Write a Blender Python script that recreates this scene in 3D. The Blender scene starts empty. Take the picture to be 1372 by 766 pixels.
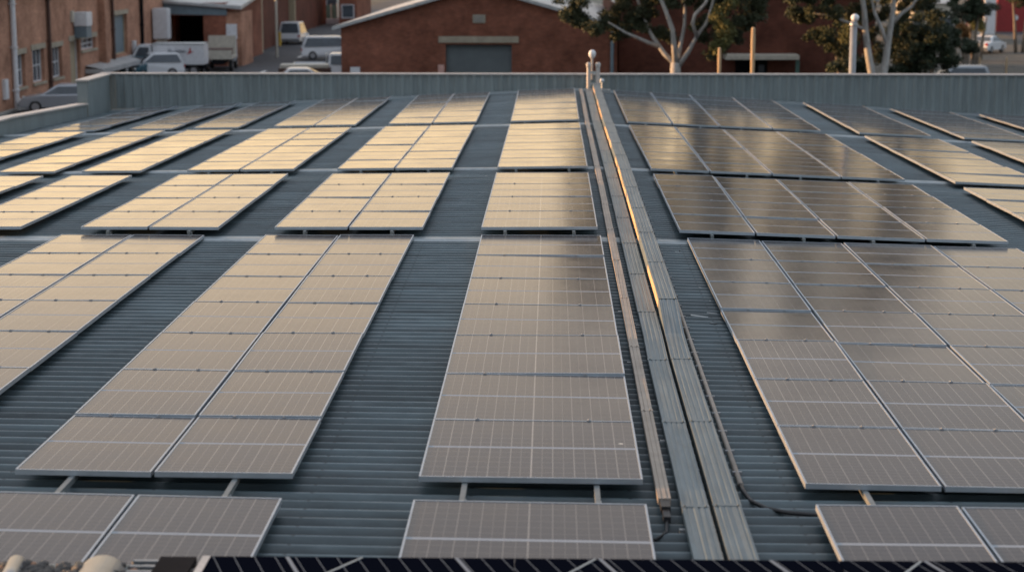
import bpy, bmesh, math, random
from mathutils import Vector, Matrix
R = math.radians
random.seed(7)
S = bpy.context.scene
COL = S.collection
# ---------------------------------------------------------------- camera, sky, sun
CH = 8.0                      # camera height above the ground
PITCH, YAW, FPX = 0.1802, 0.022, 2450.0
cam = bpy.data.cameras.new('camera'); camo = bpy.data.objects.new('camera', cam); COL.objects.link(camo)
camo.location = (0, 0, CH); camo.rotation_euler = (math.pi/2 - PITCH, 0, YAW)
cam.sensor_width = 36; cam.lens = 36*FPX/1372; cam.clip_start = .5; cam.clip_end = 3000
cam.dof.use_dof = True; cam.dof.focus_distance = 21.0; cam.dof.aperture_fstop = 1.65
S.camera = camo
SUN_EL, SUN_AZ = R(6.0), R(-81)        # azimuth measured from +Y, negative = towards -X (left)
w = bpy.data.worlds.new('World'); S.world = w; w.use_nodes = True
GLOW, HAZE = 11.4, (1.86, 1.95, 2.14, 1)
nt = w.node_tree; bg = nt.nodes['Background']
sky = nt.nodes.new('ShaderNodeTexSky'); sky.sky_type = 'NISHITA'; sky.sun_disc = False
sky.sun_elevation = SUN_EL; sky.sun_rotation = SUN_AZ; sky.air_density = 1.0; sky.dust_density = 1.2; sky.ozone_density = 3.0
# thin high haze softens the blue; a peach band lies along the horizon, strongest ahead and to the left where the sun sets
hs = nt.nodes.new('ShaderNodeHueSaturation'); hs.inputs['Saturation'].default_value = .42; hs.inputs['Value'].default_value = 1.0
nt.links.new(sky.outputs[0], hs.inputs['Color'])
def wm(op, a, b=None, c=None, clamp=False):
    n = nt.nodes.new('ShaderNodeMath'); n.operation = op; n.use_clamp = clamp
    for i, v in enumerate((a, b, c)):
        if v is None: continue
        if isinstance(v, (int, float)): n.inputs[i].default_value = v
        else: nt.links.new(v, n.inputs[i])
    return n.outputs[0]
tcw = nt.nodes.new('ShaderNodeTexCoord'); sx = nt.nodes.new('ShaderNodeSeparateXYZ'); nt.links.new(tcw.outputs['Generated'], sx.inputs[0])
el = wm('MAXIMUM', sx.outputs[2], 0.0)
azw = wm('ADD', wm('MULTIPLY', sx.outputs[0], -.55), wm('MULTIPLY', sx.outputs[1], .83))        # towards az -33 degrees
azg = wm('POWER', wm('MULTIPLY_ADD', azw, .5, .5, clamp=True), 4.6)
band = wm('EXPONENT', wm('MULTIPLY', el, -6.5))
cl = nt.nodes.new('ShaderNodeTexNoise'); cl.inputs['Scale'].default_value = 3.2; cl.inputs['Detail'].default_value = 5
mpw = nt.nodes.new('ShaderNodeMapping'); mpw.inputs['Scale'].default_value = (1, 1, 5); nt.links.new(tcw.outputs['Generated'], mpw.inputs[0]); nt.links.new(mpw.outputs[0], cl.inputs['Vector'])
clf = wm('MULTIPLY_ADD', cl.outputs['Fac'], 1.1, .45)
gl_ = wm('MULTIPLY', wm('MULTIPLY', band, azg), clf)
gc = nt.nodes.new('ShaderNodeMixRGB'); gc.blend_type = 'ADD'; gc.inputs[0].default_value = 1; 
gm_ = nt.nodes.new('ShaderNodeMixRGB'); gm_.blend_type = 'MULTIPLY'; gm_.inputs[0].default_value = 1; gm_.inputs[1].default_value = (GLOW*1.0, GLOW*.605, GLOW*.21, 1)
nt.links.new(gl_, gm_.inputs[2]); nt.links.new(hs.outputs[0], gc.inputs[1]); nt.links.new(gm_.outputs[0], gc.inputs[2])
hz = nt.nodes.new('ShaderNodeMixRGB'); hz.blend_type = 'ADD'; nt.links.new(wm('MULTIPLY_ADD', el, 2.0, -.34, clamp=True), hz.inputs[0]); hz.inputs[2].default_value = HAZE
nt.links.new(gc.outputs[0], hz.inputs[1]); nt.links.new(hz.outputs[0], bg.inputs[0]); bg.inputs[1].default_value = .15
sl = bpy.data.lights.new('sun', 'SUN'); so = bpy.data.objects.new('sun', sl); COL.objects.link(so)
sl.energy = 5.0; sl.angle = R(.6); sl.color = (1, .53, .22)
sd = Vector((math.sin(SUN_AZ)*math.cos(SUN_EL), math.cos(SUN_AZ)*math.cos(SUN_EL), math.sin(SUN_EL)))
so.rotation_euler = sd.to_track_quat('Z', 'Y').to_euler()
S.view_settings.view_transform = 'Standard'; S.view_settings.look = 'None'
S.view_settings.exposure = 0.87; S.view_settings.gamma = 1; S.view_settings.use_curve_mapping = False
S.cycles.use_denoising = True
S.cycles.max_bounces = 6; S.cycles.sample_clamp_indirect = 6

# ---------------------------------------------------------------- helpers
cp, sp, cw, sw = math.cos(PITCH), math.sin(PITCH), math.cos(YAW), math.sin(YAW)
def at(x, y, Y):
    """world point at forward distance Y seen at photograph pixel x, y (used only to survey positions)"""
    a, b = (x-686)/FPX, (y-383)/FPX
    rx = Vector((cw, sw, 0)); fw = Vector((-sw*cp, cw*cp, -sp)); dn = Vector((sw*sp, -cw*sp, -cp))
    d = fw + rx*a + dn*b
    return Vector((0, 0, CH)) + d*(Y/d.y)
def ground(x, y, z=0):
    p = at(x, y, 1.0) - Vector((0, 0, CH)); t = (z-CH)/p.z
    return Vector((0, 0, CH)) + p*t
def nm(o, label=None, cat=None, group=None, kind=None):
    if label: o['label'] = label
    if cat: o['category'] = cat
    if group: o['group'] = group
    if kind: o['kind'] = kind
    return o
class MB:
    def __init__(s): s.v = []; s.f = []; s.m = []; s.sm = False; s.uv = None
    def add(s, vs, fs, mi=0):
        n = len(s.v); s.v += [tuple(v) for v in vs]; s.f += [tuple(i+n for i in f) for f in fs]; s.m += [mi]*len(fs); return s
    def box(s, x0, x1, y0, y1, z0, z1, mi=0, M=None):
        vs = [Vector((x, y, z)) for z in (z0, z1) for y in (y0, y1) for x in (x0, x1)]
        if M: vs = [M @ v for v in vs]
        return s.add(vs, [(0,2,3,1),(4,5,7,6),(0,1,5,4),(2,6,7,3),(0,4,6,2),(1,3,7,5)], mi)
    def tube(s, pts, rad, n=8, mi=0, caps=True):
        pts = [Vector(p) for p in pts]; rs = rad if isinstance(rad, (list, tuple)) else [rad]*len(pts)
        base = len(s.v); up = None
        for i, p in enumerate(pts):
            d = (pts[min(i+1, len(pts)-1)] - pts[max(i-1, 0)]).normalized()
            if up is None: up = Vector((0,0,1)) if abs(d.z) < .9 else Vector((1,0,0))
            a = d.cross(up).normalized(); b = a.cross(d).normalized(); up = b
            for k in range(n):
                t = 2*math.pi*k/n; s.v.append(tuple(p + (a*math.cos(t)+b*math.sin(t))*rs[i]))
        for i in range(len(pts)-1):
            for k in range(n):
                q = base+i*n; s.f.append((q+k, q+(k+1)%n, q+n+(k+1)%n, q+n+k)); s.m.append(mi)
        if caps:
            s.f.append(tuple(base+k for k in range(n))[::-1]); s.m.append(mi)
            q = base+(len(pts)-1)*n; s.f.append(tuple(q+k for k in range(n))); s.m.append(mi)
        return s
    def lathe(s, prof, c, n=16, mi=0, axis='z'):
        base = len(s.v)
        for r, h in prof:
            for k in range(n):
                t = 2*math.pi*k/n
                if axis == 'z': s.v.append((c[0]+r*math.cos(t), c[1]+r*math.sin(t), c[2]+h))
                elif axis == 'y': s.v.append((c[0]+r*math.cos(t), c[1]+h, c[2]+r*math.sin(t)))
                else: s.v.append((c[0]+h, c[1]+r*math.cos(t), c[2]+r*math.sin(t)))
        for i in range(len(prof)-1):
            for k in range(n):
                q = base+i*n; s.f.append((q+k, q+(k+1)%n, q+n+(k+1)%n, q+n+k)); s.m.append(mi)
        s.f.append(tuple(base+k for k in range(n))[::-1]); s.m.append(mi)
        q = base+(len(prof)-1)*n; s.f.append(tuple(q+k for k in range(n))); s.m.append(mi)
        return s
    def prism(s, poly, y0, y1, mi=0, plane='xz'):
        n = len(poly)
        if plane == 'xz': vs = [(p[0], y0, p[1]) for p in poly]+[(p[0], y1, p[1]) for p in poly]
        elif plane == 'yz': vs = [(y0, p[0], p[1]) for p in poly]+[(y1, p[0], p[1]) for p in poly]
        else: vs = [(p[0], p[1], y0) for p in poly]+[(p[0], p[1], y1) for p in poly]
        return s.add(vs, [tuple(range(n))[::-1], tuple(range(n, 2*n))]+[(i, (i+1)%n, n+(i+1)%n, n+i) for i in range(n)], mi)
    def mesh(s, name, mats, smooth=False, bevel=0):
        me = bpy.data.meshes.new(name); me.from_pydata(s.v, [], s.f)
        for m in (mats if isinstance(mats, list) else [mats]): me.materials.append(m)
        if isinstance(mats, list) and len(mats) > 1: me.polygons.foreach_set('material_index', s.m)
        bm = bmesh.new(); bm.from_mesh(me); bmesh.ops.recalc_face_normals(bm, faces=bm.faces)
        if bevel: bmesh.ops.bevel(bm, geom=list(bm.edges), offset=bevel, segments=2, affect='EDGES', clamp_overlap=True)
        bm.to_mesh(me); bm.free()
        if smooth: me.shade_smooth()
        return me
    def build(s, name, mats, parent=None, smooth=False, bevel=0, loc=None):
        o = bpy.data.objects.new(name, s.mesh(name, mats, smooth, bevel)); COL.objects.link(o)
        if parent: o.parent = parent
        if loc is not None: o.location = loc
        return o
def empty(name, loc=(0,0,0), rz=0):
    o = bpy.data.objects.new(name, None); COL.objects.link(o); o.location = loc; o.rotation_euler = (0,0,rz); o.empty_display_size = .2; return o
def thing(name, label, cat, loc=(0,0,0), rz=0, group=None): return nm(empty(name, loc, rz), label, cat, group)
def copy_tree(o, parent=None):
    c = o.copy(); COL.objects.link(c)
    if parent: c.parent = parent
    for ch in [x for x in bpy.data.objects if x.parent == o]: copy_tree(ch, c)
    return c

# ---------------------------------------------------------------- materials
def N(t, ty, **k):
    n = t.nodes.new(ty)
    for a, b in k.items(): setattr(n, a, b)
    return n
def mat(name, col, rough=.6, metal=0, var=.15, scale=3.0, bump=0, bscale=30, spec=.5, dirt=None, stretch=(1,1,1)):
    m = bpy.data.materials.new(name); m.use_nodes = True; t = m.node_tree; b = t.nodes['Principled BSDF']
    b.inputs['Roughness'].default_value = rough; b.inputs['Metallic'].default_value = metal; b.inputs['Specular IOR Level'].default_value = spec
    tc = N(t, 'ShaderNodeTexCoord'); mp = N(t, 'ShaderNodeMapping'); mp.inputs['Scale'].default_value = stretch
    t.links.new(tc.outputs['Object'], mp.inputs[0])
    no = N(t, 'ShaderNodeTexNoise'); no.inputs['Scale'].default_value = scale; no.inputs['Detail'].default_value = 6; no.inputs['Roughness'].default_value = .65
    t.links.new(mp.outputs[0], no.inputs['Vector'])
    cr = N(t, 'ShaderNodeValToRGB'); e = cr.color_ramp.elements
    e[0].position = .3; e[1].position = .7
    e[0].color = (*[c*(1-var) for c in col], 1); e[1].color = (*[min(1, c*(1+var)) for c in col], 1)
    t.links.new(no.outputs['Fac'], cr.inputs[0]); out = cr.outputs[0]
    if dirt:
        n2 = N(t, 'ShaderNodeTexNoise'); n2.inputs['Scale'].default_value = scale*2.3; n2.inputs['Detail'].default_value = 8; n2.inputs['Roughness'].default_value = .75
        t.links.new(mp.outputs[0], n2.inputs['Vector'])
        r2 = N(t, 'ShaderNodeValToRGB'); r2.color_ramp.elements[0].position = .5; r2.color_ramp.elements[1].position = .72
        t.links.new(n2.outputs['Fac'], r2.inputs[0])
        mx = N(t, 'ShaderNodeMixRGB'); mx.inputs[2].default_value = (*dirt, 1); t.links.new(r2.outputs[0], mx.inputs[0]); t.links.new(out, mx.inputs[1]); out = mx.outputs[0]
    t.links.new(out, b.inputs['Base Color'])
    if bump:
        n3 = N(t, 'ShaderNodeTexNoise'); n3.inputs['Scale'].default_value = bscale; n3.inputs['Detail'].default_value = 5
        t.links.new(tc.outputs['Object'], n3.inputs['Vector'])
        bp = N(t, 'ShaderNodeBump'); bp.inputs['Strength'].default_value = bump; bp.inputs['Distance'].default_value = .02
        t.links.new(n3.outputs['Fac'], bp.inputs['Height']); t.links.new(bp.outputs[0], b.inputs['Normal'])
    return m
def brick(name, c1, c2, mortar):
    m = bpy.data.materials.new(name); m.use_nodes = True; t = m.node_tree; b = t.nodes['Principled BSDF']; b.inputs['Roughness'].default_value = .9
    b.inputs['Specular IOR Level'].default_value = .2
    tc = N(t, 'ShaderNodeTexCoord'); s = N(t, 'ShaderNodeSeparateXYZ'); t.links.new(tc.outputs['Object'], s.inputs[0])
    ad = N(t, 'ShaderNodeMath'); t.links.new(s.outputs[0], ad.inputs[0]); t.links.new(s.outputs[1], ad.inputs[1])
    cb = N(t, 'ShaderNodeCombineXYZ'); t.links.new(ad.outputs[0], cb.inputs[0]); t.links.new(s.outputs[2], cb.inputs[1])
    br = N(t, 'ShaderNodeTexBrick'); br.inputs['Scale'].default_value = 1; br.inputs['Brick Width'].default_value = .24; br.inputs['Row Height'].default_value = .086
    br.inputs['Mortar Size'].default_value = .006; br.inputs['Color1'].default_value = (*c1, 1); br.inputs['Color2'].default_value = (*c2, 1); br.inputs['Mortar'].default_value = (*mortar, 1)
    t.links.new(cb.outputs[0], br.inputs['Vector'])
    no = N(t, 'ShaderNodeTexNoise'); no.inputs['Scale'].default_value = .5; no.inputs['Detail'].default_value = 10; no.inputs['Roughness'].default_value = .75
    t.links.new(cb.outputs[0], no.inputs['Vector'])
    cr = N(t, 'ShaderNodeValToRGB'); cr.color_ramp.elements[0].position = .3; cr.color_ramp.elements[1].position = .72
    cr.color_ramp.elements[0].color = (.45,.43,.42,1); cr.color_ramp.elements[1].color = (1.5,1.5,1.5,1)
    t.links.new(no.outputs['Fac'], cr.inputs[0])
    mx = N(t, 'ShaderNodeMixRGB', blend_type='MULTIPLY'); mx.inputs[0].default_value = 1
    t.links.new(br.outputs['Color'], mx.inputs[1]); t.links.new(cr.outputs[0], mx.inputs[2]); t.links.new(mx.outputs[0], b.inputs['Base Color'])
    return m
def M2(t, op, a, b=None, c=None, clamp=False):
    n = N(t, 'ShaderNodeMath', operation=op, use_clamp=clamp)
    for i, v in enumerate((a, b, c)):
        if v is None: continue
        if isinstance(v, (int, float)): n.inputs[i].default_value = v
        else: t.links.new(v, n.inputs[i])
    return n.outputs[0]
def glass_mat(name, nu, wide, dust, cell):
    """dusty photovoltaic laminate: cells, cell gaps, busbars and the centre gap drawn from the panel's own UVs"""
    m = bpy.data.materials.new(name); m.use_nodes = True; t = m.node_tree; b = t.nodes['Principled BSDF']
    uv = N(t, 'ShaderNodeUVMap'); s = N(t, 'ShaderNodeSeparateXYZ'); t.links.new(uv.outputs[0], s.inputs[0]); u, v = s.outputs[0], s.outputs[1]
    def line(x, n, wd, off=0):       # lines at integer positions of x*n, half width wd (in cell units)
        f = M2(t, 'FRACT', M2(t, 'ADD', M2(t, 'MULTIPLY', x, n), .5+off))
        return M2(t, 'LESS_THAN', M2(t, 'ABSOLUTE', M2(t, 'SUBTRACT', f, .5)), wd)
    gap = line(u, nu, .022)
    bus = M2(t, 'MULTIPLY', line(u, nu*2, .03), .36)
    fine = M2(t, 'MULTIPLY', line(v, 20 if not wide else 12, .05), .18)
    mid = M2(t, 'LESS_THAN', M2(t, 'ABSOLUTE', M2(t, 'SUBTRACT', v, .5)), .0125 if not wide else .0135)
    L = M2(t, 'MAXIMUM', M2(t, 'MULTIPLY', gap, .60), M2(t, 'MAXIMUM', bus, M2(t, 'MAXIMUM', fine, M2(t, 'MULTIPLY', mid, .68))))
    if wide:
        cen = M2(t, 'LESS_THAN', M2(t, 'ABSOLUTE', M2(t, 'SUBTRACT', u, .5)), .0035); L = M2(t, 'MAXIMUM', L, M2(t, 'MULTIPLY', cen, .9))
    tc = N(t, 'ShaderNodeTexCoord'); oi = N(t, 'ShaderNodeObjectInfo')
    va = N(t, 'ShaderNodeVectorMath', operation='ADD'); t.links.new(tc.outputs['Object'], va.inputs[0])
    cx = N(t, 'ShaderNodeCombineXYZ'); t.links.new(M2(t, 'MULTIPLY', oi.outputs['Random'], 50), cx.inputs[0]); t.links.new(cx.outputs[0], va.inputs[1])
    no = N(t, 'ShaderNodeTexNoise'); no.inputs['Scale'].default_value = 1.6; no.inputs['Detail'].default_value = 7; no.inputs['Roughness'].default_value = .6
    t.links.new(va.outputs[0], no.inputs['Vector'])
    mx = N(t, 'ShaderNodeMixRGB'); mx.inputs[1].default_value = (*cell, 1); mx.inputs[2].default_value = (.40, .38, .35, 1); t.links.new(L, mx.inputs[0])
    md = N(t, 'ShaderNodeMixRGB'); md.inputs[2].default_value = (.066, .060, .056, 1)
    t.links.new(M2(t, 'ADD', M2(t, 'MULTIPLY_ADD', no.outputs['Fac'], .40, dust-.39, clamp=True), M2(t, 'MULTIPLY', oi.outputs['Random'], .26)), md.inputs[0]); t.links.new(mx.outputs[0], md.inputs[1])
    vo = N(t, 'ShaderNodeTexVoronoi'); vo.inputs['Scale'].default_value = 1.1; t.links.new(va.outputs[0], vo.inputs['Vector'])
    vs = N(t, 'ShaderNodeSeparateColor'); t.links.new(vo.outputs['Color'], vs.inputs[0])
    dist = M2(t, 'MULTIPLY_ADD', no.outputs['Fac'], .05, vo.outputs['Distance'])
    drop = M2(t, 'MULTIPLY', M2(t, 'LESS_THAN', dist, .044), M2(t, 'GREATER_THAN', vs.outputs[0], .72))
    dm = N(t, 'ShaderNodeMixRGB'); dm.inputs[2].default_value = (.45, .43, .38, 1); t.links.new(drop, dm.inputs[0]); t.links.new(md.outputs[0], dm.inputs[1])
    t.links.new(dm.outputs[0], b.inputs['Base Color'])
    t.links.new(M2(t, 'MULTIPLY_ADD', no.outputs['Fac'], .18, .06), b.inputs['Roughness'])
    b.inputs['IOR'].default_value = 1.5; b.inputs['Specular IOR Level'].default_value = .22
    n3 = N(t, 'ShaderNodeTexNoise'); n3.inputs['Scale'].default_value = .9; t.links.new(va.outputs[0], n3.inputs['Vector'])
    df = N(t, 'ShaderNodeBsdfDiffuse'); df.inputs[0].default_value = (.31, .34, .37, 1); ms = N(t, 'ShaderNodeMixShader')
    t.links.new(mid, ms.inputs[0]); t.links.new(b.outputs[0], ms.inputs[1]); t.links.new(df.outputs[0], ms.inputs[2]); t.links.new(ms.outputs[0], t.nodes['Material Output'].inputs[0])
    bp = N(t, 'ShaderNodeBump'); bp.inputs['Strength'].default_value = .12; bp.inputs['Distance'].default_value = .012
    t.links.new(n3.outputs['Fac'], bp.inputs['Height']); t.links.new(bp.outputs[0], b.inputs['Normal'])
    return m
def roof_mat():
    m = mat('roof_sheet', (.072, .099, .109), rough=.40, var=.34, scale=1.4, dirt=(.105, .13, .14), spec=.45, stretch=(.5, 2.5, 1))
    t = m.node_tree; b = t.nodes['Principled BSDF']
    tc = N(t, 'ShaderNodeTexCoord')
    vo = N(t, 'ShaderNodeTexVoronoi'); vo.inputs['Scale'].default_value = 2.6; t.links.new(tc.outputs['Object'], vo.inputs['Vector'])
    sel = N(t, 'ShaderNodeSeparateColor'); t.links.new(vo.outputs['Color'], sel.inputs[0])
    spot = M2(t, 'MULTIPLY', M2(t, 'LESS_THAN', vo.outputs['Distance'], .035), M2(t, 'GREATER_THAN', sel.outputs[0], .55))
    old = b.inputs['Base Color'].links[0].from_socket
    mx = N(t, 'ShaderNodeMixRGB'); t.links.new(spot, mx.inputs[0]); t.links.new(old, mx.inputs[1])
    c2 = N(t, 'ShaderNodeMixRGB'); c2.inputs[1].default_value = (.35,.36,.35,1); c2.inputs[2].default_value = (.012,.012,.012,1)
    t.links.new(M2(t, 'GREATER_THAN', sel.outputs[1], .35), c2.inputs[0]); t.links.new(c2.outputs[0], mx.inputs[2])
    # colour is darker in the flat pans, paler on the crests; each sheet has weathered a little differently; a screw sits on the crest at every purlin
    s3 = N(t, 'ShaderNodeSeparateXYZ'); t.links.new(tc.outputs['Object'], s3.inputs[0]); X, Y = s3.outputs[0], s3.outputs[1]
    ph = M2(t, 'FRACT', M2(t, 'DIVIDE', M2(t, 'SUBTRACT', Y, 7.2), .205))
    crest = M2(t, 'SUBTRACT', 1, M2(t, 'MULTIPLY', M2(t, 'ABSOLUTE', M2(t, 'SUBTRACT', ph, .58)), 3.6), clamp=True)
    n4 = N(t, 'ShaderNodeTexNoise'); n4.inputs['Scale'].default_value = 2.2; n4.inputs['Detail'].default_value = 7; n4.inputs['Roughness'].default_value = .7
    m4 = N(t, 'ShaderNodeMapping'); m4.inputs['Scale'].default_value = (.35, 3, 1); t.links.new(tc.outputs['Object'], m4.inputs[0]); t.links.new(m4.outputs[0], n4.inputs['Vector'])
    wn = N(t, 'ShaderNodeTexWhiteNoise', noise_dimensions='2D'); cv = N(t, 'ShaderNodeCombineXYZ')
    t.links.new(M2(t, 'FLOOR', M2(t, 'DIVIDE', M2(t, 'SUBTRACT', Y, 7.2), .82)), cv.inputs[0]); t.links.new(M2(t, 'FLOOR', M2(t, 'DIVIDE', M2(t, 'ADD', X, 13.4), 5.3)), cv.inputs[1]); t.links.new(cv.outputs[0], wn.inputs['Vector'])
    fac = M2(t, 'ADD', M2(t, 'MULTIPLY_ADD', crest, 1.25, .30), M2(t, 'MULTIPLY', M2(t, 'MULTIPLY_ADD', n4.outputs['Fac'], 2.0, -1.0), .75))
    fac = M2(t, 'MULTIPLY', M2(t, 'MAXIMUM', fac, .16), M2(t, 'MULTIPLY_ADD', wn.outputs['Value'], .34, .83))
    fx = M2(t, 'SUBTRACT', M2(t, 'FRACT', M2(t, 'DIVIDE', X, 1.2)), .5); fy = M2(t, 'SUBTRACT', ph, .58)
    dd = M2(t, 'ADD', M2(t, 'POWER', M2(t, 'MULTIPLY', fx, 1.2), 2), M2(t, 'POWER', M2(t, 'MULTIPLY', fy, .205), 2))
    fac = M2(t, 'MULTIPLY', fac, M2(t, 'SUBTRACT', 1, M2(t, 'MULTIPLY', M2(t, 'LESS_THAN', dd, .00020), .75)))
    g = N(t, 'ShaderNodeCombineXYZ'); [t.links.new(fac, g.inputs[q]) for q in range(3)]
    fin = N(t, 'ShaderNodeMixRGB', blend_type='MULTIPLY'); fin.inputs[0].default_value = 1; t.links.new(mx.outputs[0], fin.inputs[1]); t.links.new(g.outputs[0], fin.inputs[2])
    t.links.new(fin.outputs[0], b.inputs['Base Color'])
    return m
MT = dict(
 roof=roof_mat(),
 glassP=glass_mat('panel_glass_portrait', 6, False, .50, (.026,.029,.040)),
 glassW=glass_mat('panel_glass_wide', 10, True, .50, (.026,.029,.040)),
 alu=mat('anodised_aluminium', (.42,.47,.52), rough=.42, metal=.75, var=.12, scale=4),
 galv=mat('galvanised_steel', (.44,.47,.48), rough=.45, metal=.6, var=.22, scale=6, dirt=(.3,.3,.29)),
 tray=mat('tray_lid_galvanised', (.135,.170,.185), rough=.5, metal=.45, var=.2, scale=2.2, dirt=(.13,.15,.155), stretch=(3,.6,1)),
 duct=mat('weathered_duct', (.30,.26,.22), rough=.55, metal=.35, var=.18, scale=3, dirt=(.24,.22,.2)),
 flash=mat('pale_flashing', (.28,.32,.335), rough=.45, metal=.3, var=.18, scale=3, dirt=(.17,.20,.21)),
 para=mat('parapet_sheet', (.165,.195,.198), rough=.55, var=.2, scale=1.0, dirt=(.19,.235,.24), stretch=(3,1,.4)),
 cap=mat('parapet_cap', (.42,.40,.38), rough=.5, var=.12, scale=2, dirt=(.3,.29,.27)),
 black=mat('black_rubber', (.012,.012,.013), rough=.5, var=.1),
 clamp=mat('clamp_steel', (.26,.28,.30), rough=.4, metal=.6),
 brickL=brick('brick_orange', (.47,.25,.165), (.37,.19,.125), (.22,.16,.12)),
 brickC=brick('brick_red', (.25,.092,.056), (.185,.070,.045), (.14,.085,.066)),
 brickD=brick('brick_dark', (.125,.043,.027), (.10,.035,.023), (.10,.05,.04)),
 conc=mat('aged_concrete', (.33,.29,.22), rough=.85, var=.2, scale=2, bump=.3),
 beige=mat('beige_paint', (.36,.30,.20), rough=.7, var=.1),
 white=mat('white_paint', (.62,.63,.65), rough=.45, var=.08, dirt=(.45,.44,.42)),
 cream=mat('cream_sheet', (.48,.45,.38), rough=.6, var=.12, dirt=(.3,.27,.22)),
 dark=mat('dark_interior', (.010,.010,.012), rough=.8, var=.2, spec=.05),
 shutter=mat('roller_shutter', (.105,.125,.13), rough=.5, var=.12, scale=1.5),
 bluegrey=mat('blue_grey_sheet', (.13,.18,.21), rough=.5, var=.15),
 rust=mat('rusty_brown_pipe', (.07,.035,.025), rough=.7, var=.3),
 pane=mat('window_glass', (.07,.085,.10), rough=.12, var=.3, scale=1.2),
 sheet=mat('grey_roof_sheet', (.40,.41,.41), rough=.5, metal=.2, var=.2, scale=1.2, dirt=(.26,.25,.24)),
 asphalt=mat('asphalt', (.046,.048,.054), rough=.9, var=.25, scale=.6, dirt=(.066,.066,.068), bump=.2),
 earth=mat('ground_earth', (.075,.066,.052), rough=.95, var=.35, scale=.25, dirt=(.055,.062,.035)),
 kerb=mat('kerb_concrete', (.30,.29,.27), rough=.85, var=.15),
 paint=mat('road_paint', (.65,.65,.62), rough=.7, var=.1),
 bark=mat('gum_bark', (.38,.37,.35), rough=.8, var=.3, scale=5, dirt=(.24,.2,.16), bump=.4, bscale=12, stretch=(1,1,.3)),
 barkb=mat('brown_bark', (.20,.16,.12), rough=.9, var=.3, scale=5, bump=.4, bscale=12),
 leaf=mat('gum_leaf', (.052,.060,.030), rough=.65, var=.45, scale=.35, spec=.3),
 leafy=mat('young_gum_leaf', (.105,.105,.035), rough=.65, var=.4, scale=.5, spec=.3),
 leafd=mat('dark_leaf', (.030,.044,.022), rough=.6, var=.45, scale=.5, spec=.35),
 leafo=mat('dry_orange_leaf', (.17,.085,.03), rough=.7, var=.4, scale=.8, spec=.2),
 timber=mat('weathered_timber', (.42,.30,.18), rough=.8, var=.2, scale=4, stretch=(4,4,.4)),
 carw=mat('car_paint_white', (.66,.68,.70), rough=.22, var=.03), cars=mat('car_paint_silver', (.38,.40,.43), rough=.25, metal=.4, var=.04),
 cart=mat('car_paint_teal', (.03,.085,.11), rough=.25, var=.05), carg=mat('car_paint_grey', (.16,.17,.18), rough=.3, var=.05),
 tyre=mat('tyre_rubber', (.02,.02,.02), rough=.85), rim=mat('wheel_rim', (.4,.4,.42), rough=.35, metal=.7),
 lampr=mat('tail_lamp', (.35,.02,.015), rough=.25), lampw=mat('head_lamp', (.7,.7,.68), rough=.2),
 red=mat('red_wall', (.26,.020,.020), rough=.55, var=.15), pink=mat('faded_pink_sign', (.55,.33,.28), rough=.6, var=.2, scale=8),
 yellow=mat('yellow_paint', (.5,.32,.05), rough=.6), greenf=mat('green_mesh', (.06,.12,.10), rough=.7, var=.25),
 mesh=mat('fence_wire', (.2,.19,.18), rough=.6, metal=.3), stone=mat('pebble_stone', (.045,.040,.036), rough=.55, var=.5, scale=2.5),
 stoneo=mat('rusty_pebble', (.30,.14,.07), rough=.5, var=.3, scale=5), steel=mat('bright_steel', (.30,.32,.34), rough=.38, metal=.8, var=.2, scale=3, dirt=(.3,.3,.3)),
 post=mat('post_galvanised', (.24,.25,.26), rough=.6, metal=.2, var=.12),
 railm=mat('rail_steel', (.20,.22,.22), rough=.55, metal=.5, var=.2),
 bright=mat('painted_sun_orange', (.60,.40,.22), rough=.5, metal=.0, var=.12, scale=5, dirt=(.4,.34,.27)),  # orange of the low sun put into the plate's own colour
 redink=mat('red_ink', (.35,.03,.03), rough=.5), ink=mat('grey_ink', (.10,.11,.14), rough=.5),
)
def darkglass():
    m = bpy.data.materials.new('clean_dark_cells'); m.use_nodes = True; t = m.node_tree; b = t.nodes['Principled BSDF']
    uv = N(t, 'ShaderNodeTexCoord'); mp = N(t, 'ShaderNodeMapping'); t.links.new(uv.outputs['Object'], mp.inputs[0]); mp.inputs['Rotation'].default_value = (0,0,R(-19))
    s = N(t, 'ShaderNodeSeparateXYZ'); t.links.new(mp.outputs[0], s.inputs[0])
    f = M2(t, 'ABSOLUTE', M2(t, 'SUBTRACT', M2(t, 'FRACT', M2(t, 'MULTIPLY', s.outputs[0], 8.2)), .5))
    L = M2(t, 'MULTIPLY', M2(t, 'LESS_THAN', f, .019), .8)
    f2 = M2(t, 'ABSOLUTE', M2(t, 'SUBTRACT', M2(t, 'FRACT', M2(t, 'MULTIPLY', s.outputs[0], 1.0)), .5))
    L = M2(t, 'MAXIMUM', L, M2(t, 'LESS_THAN', f2, .012))
    mx = N(t, 'ShaderNodeMixRGB'); mx.inputs[1].default_value = (.003,.004,.008,1); mx.inputs[2].default_value = (.22,.24,.26,1)
    t.links.new(L, mx.inputs[0]); t.links.new(mx.outputs[0], b.inputs['Base Color'])
    b.inputs['Roughness'].default_value = .5; b.inputs['Specular IOR Level'].default_value = 0; return m
MT['darkcells'] = darkglass()

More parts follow.
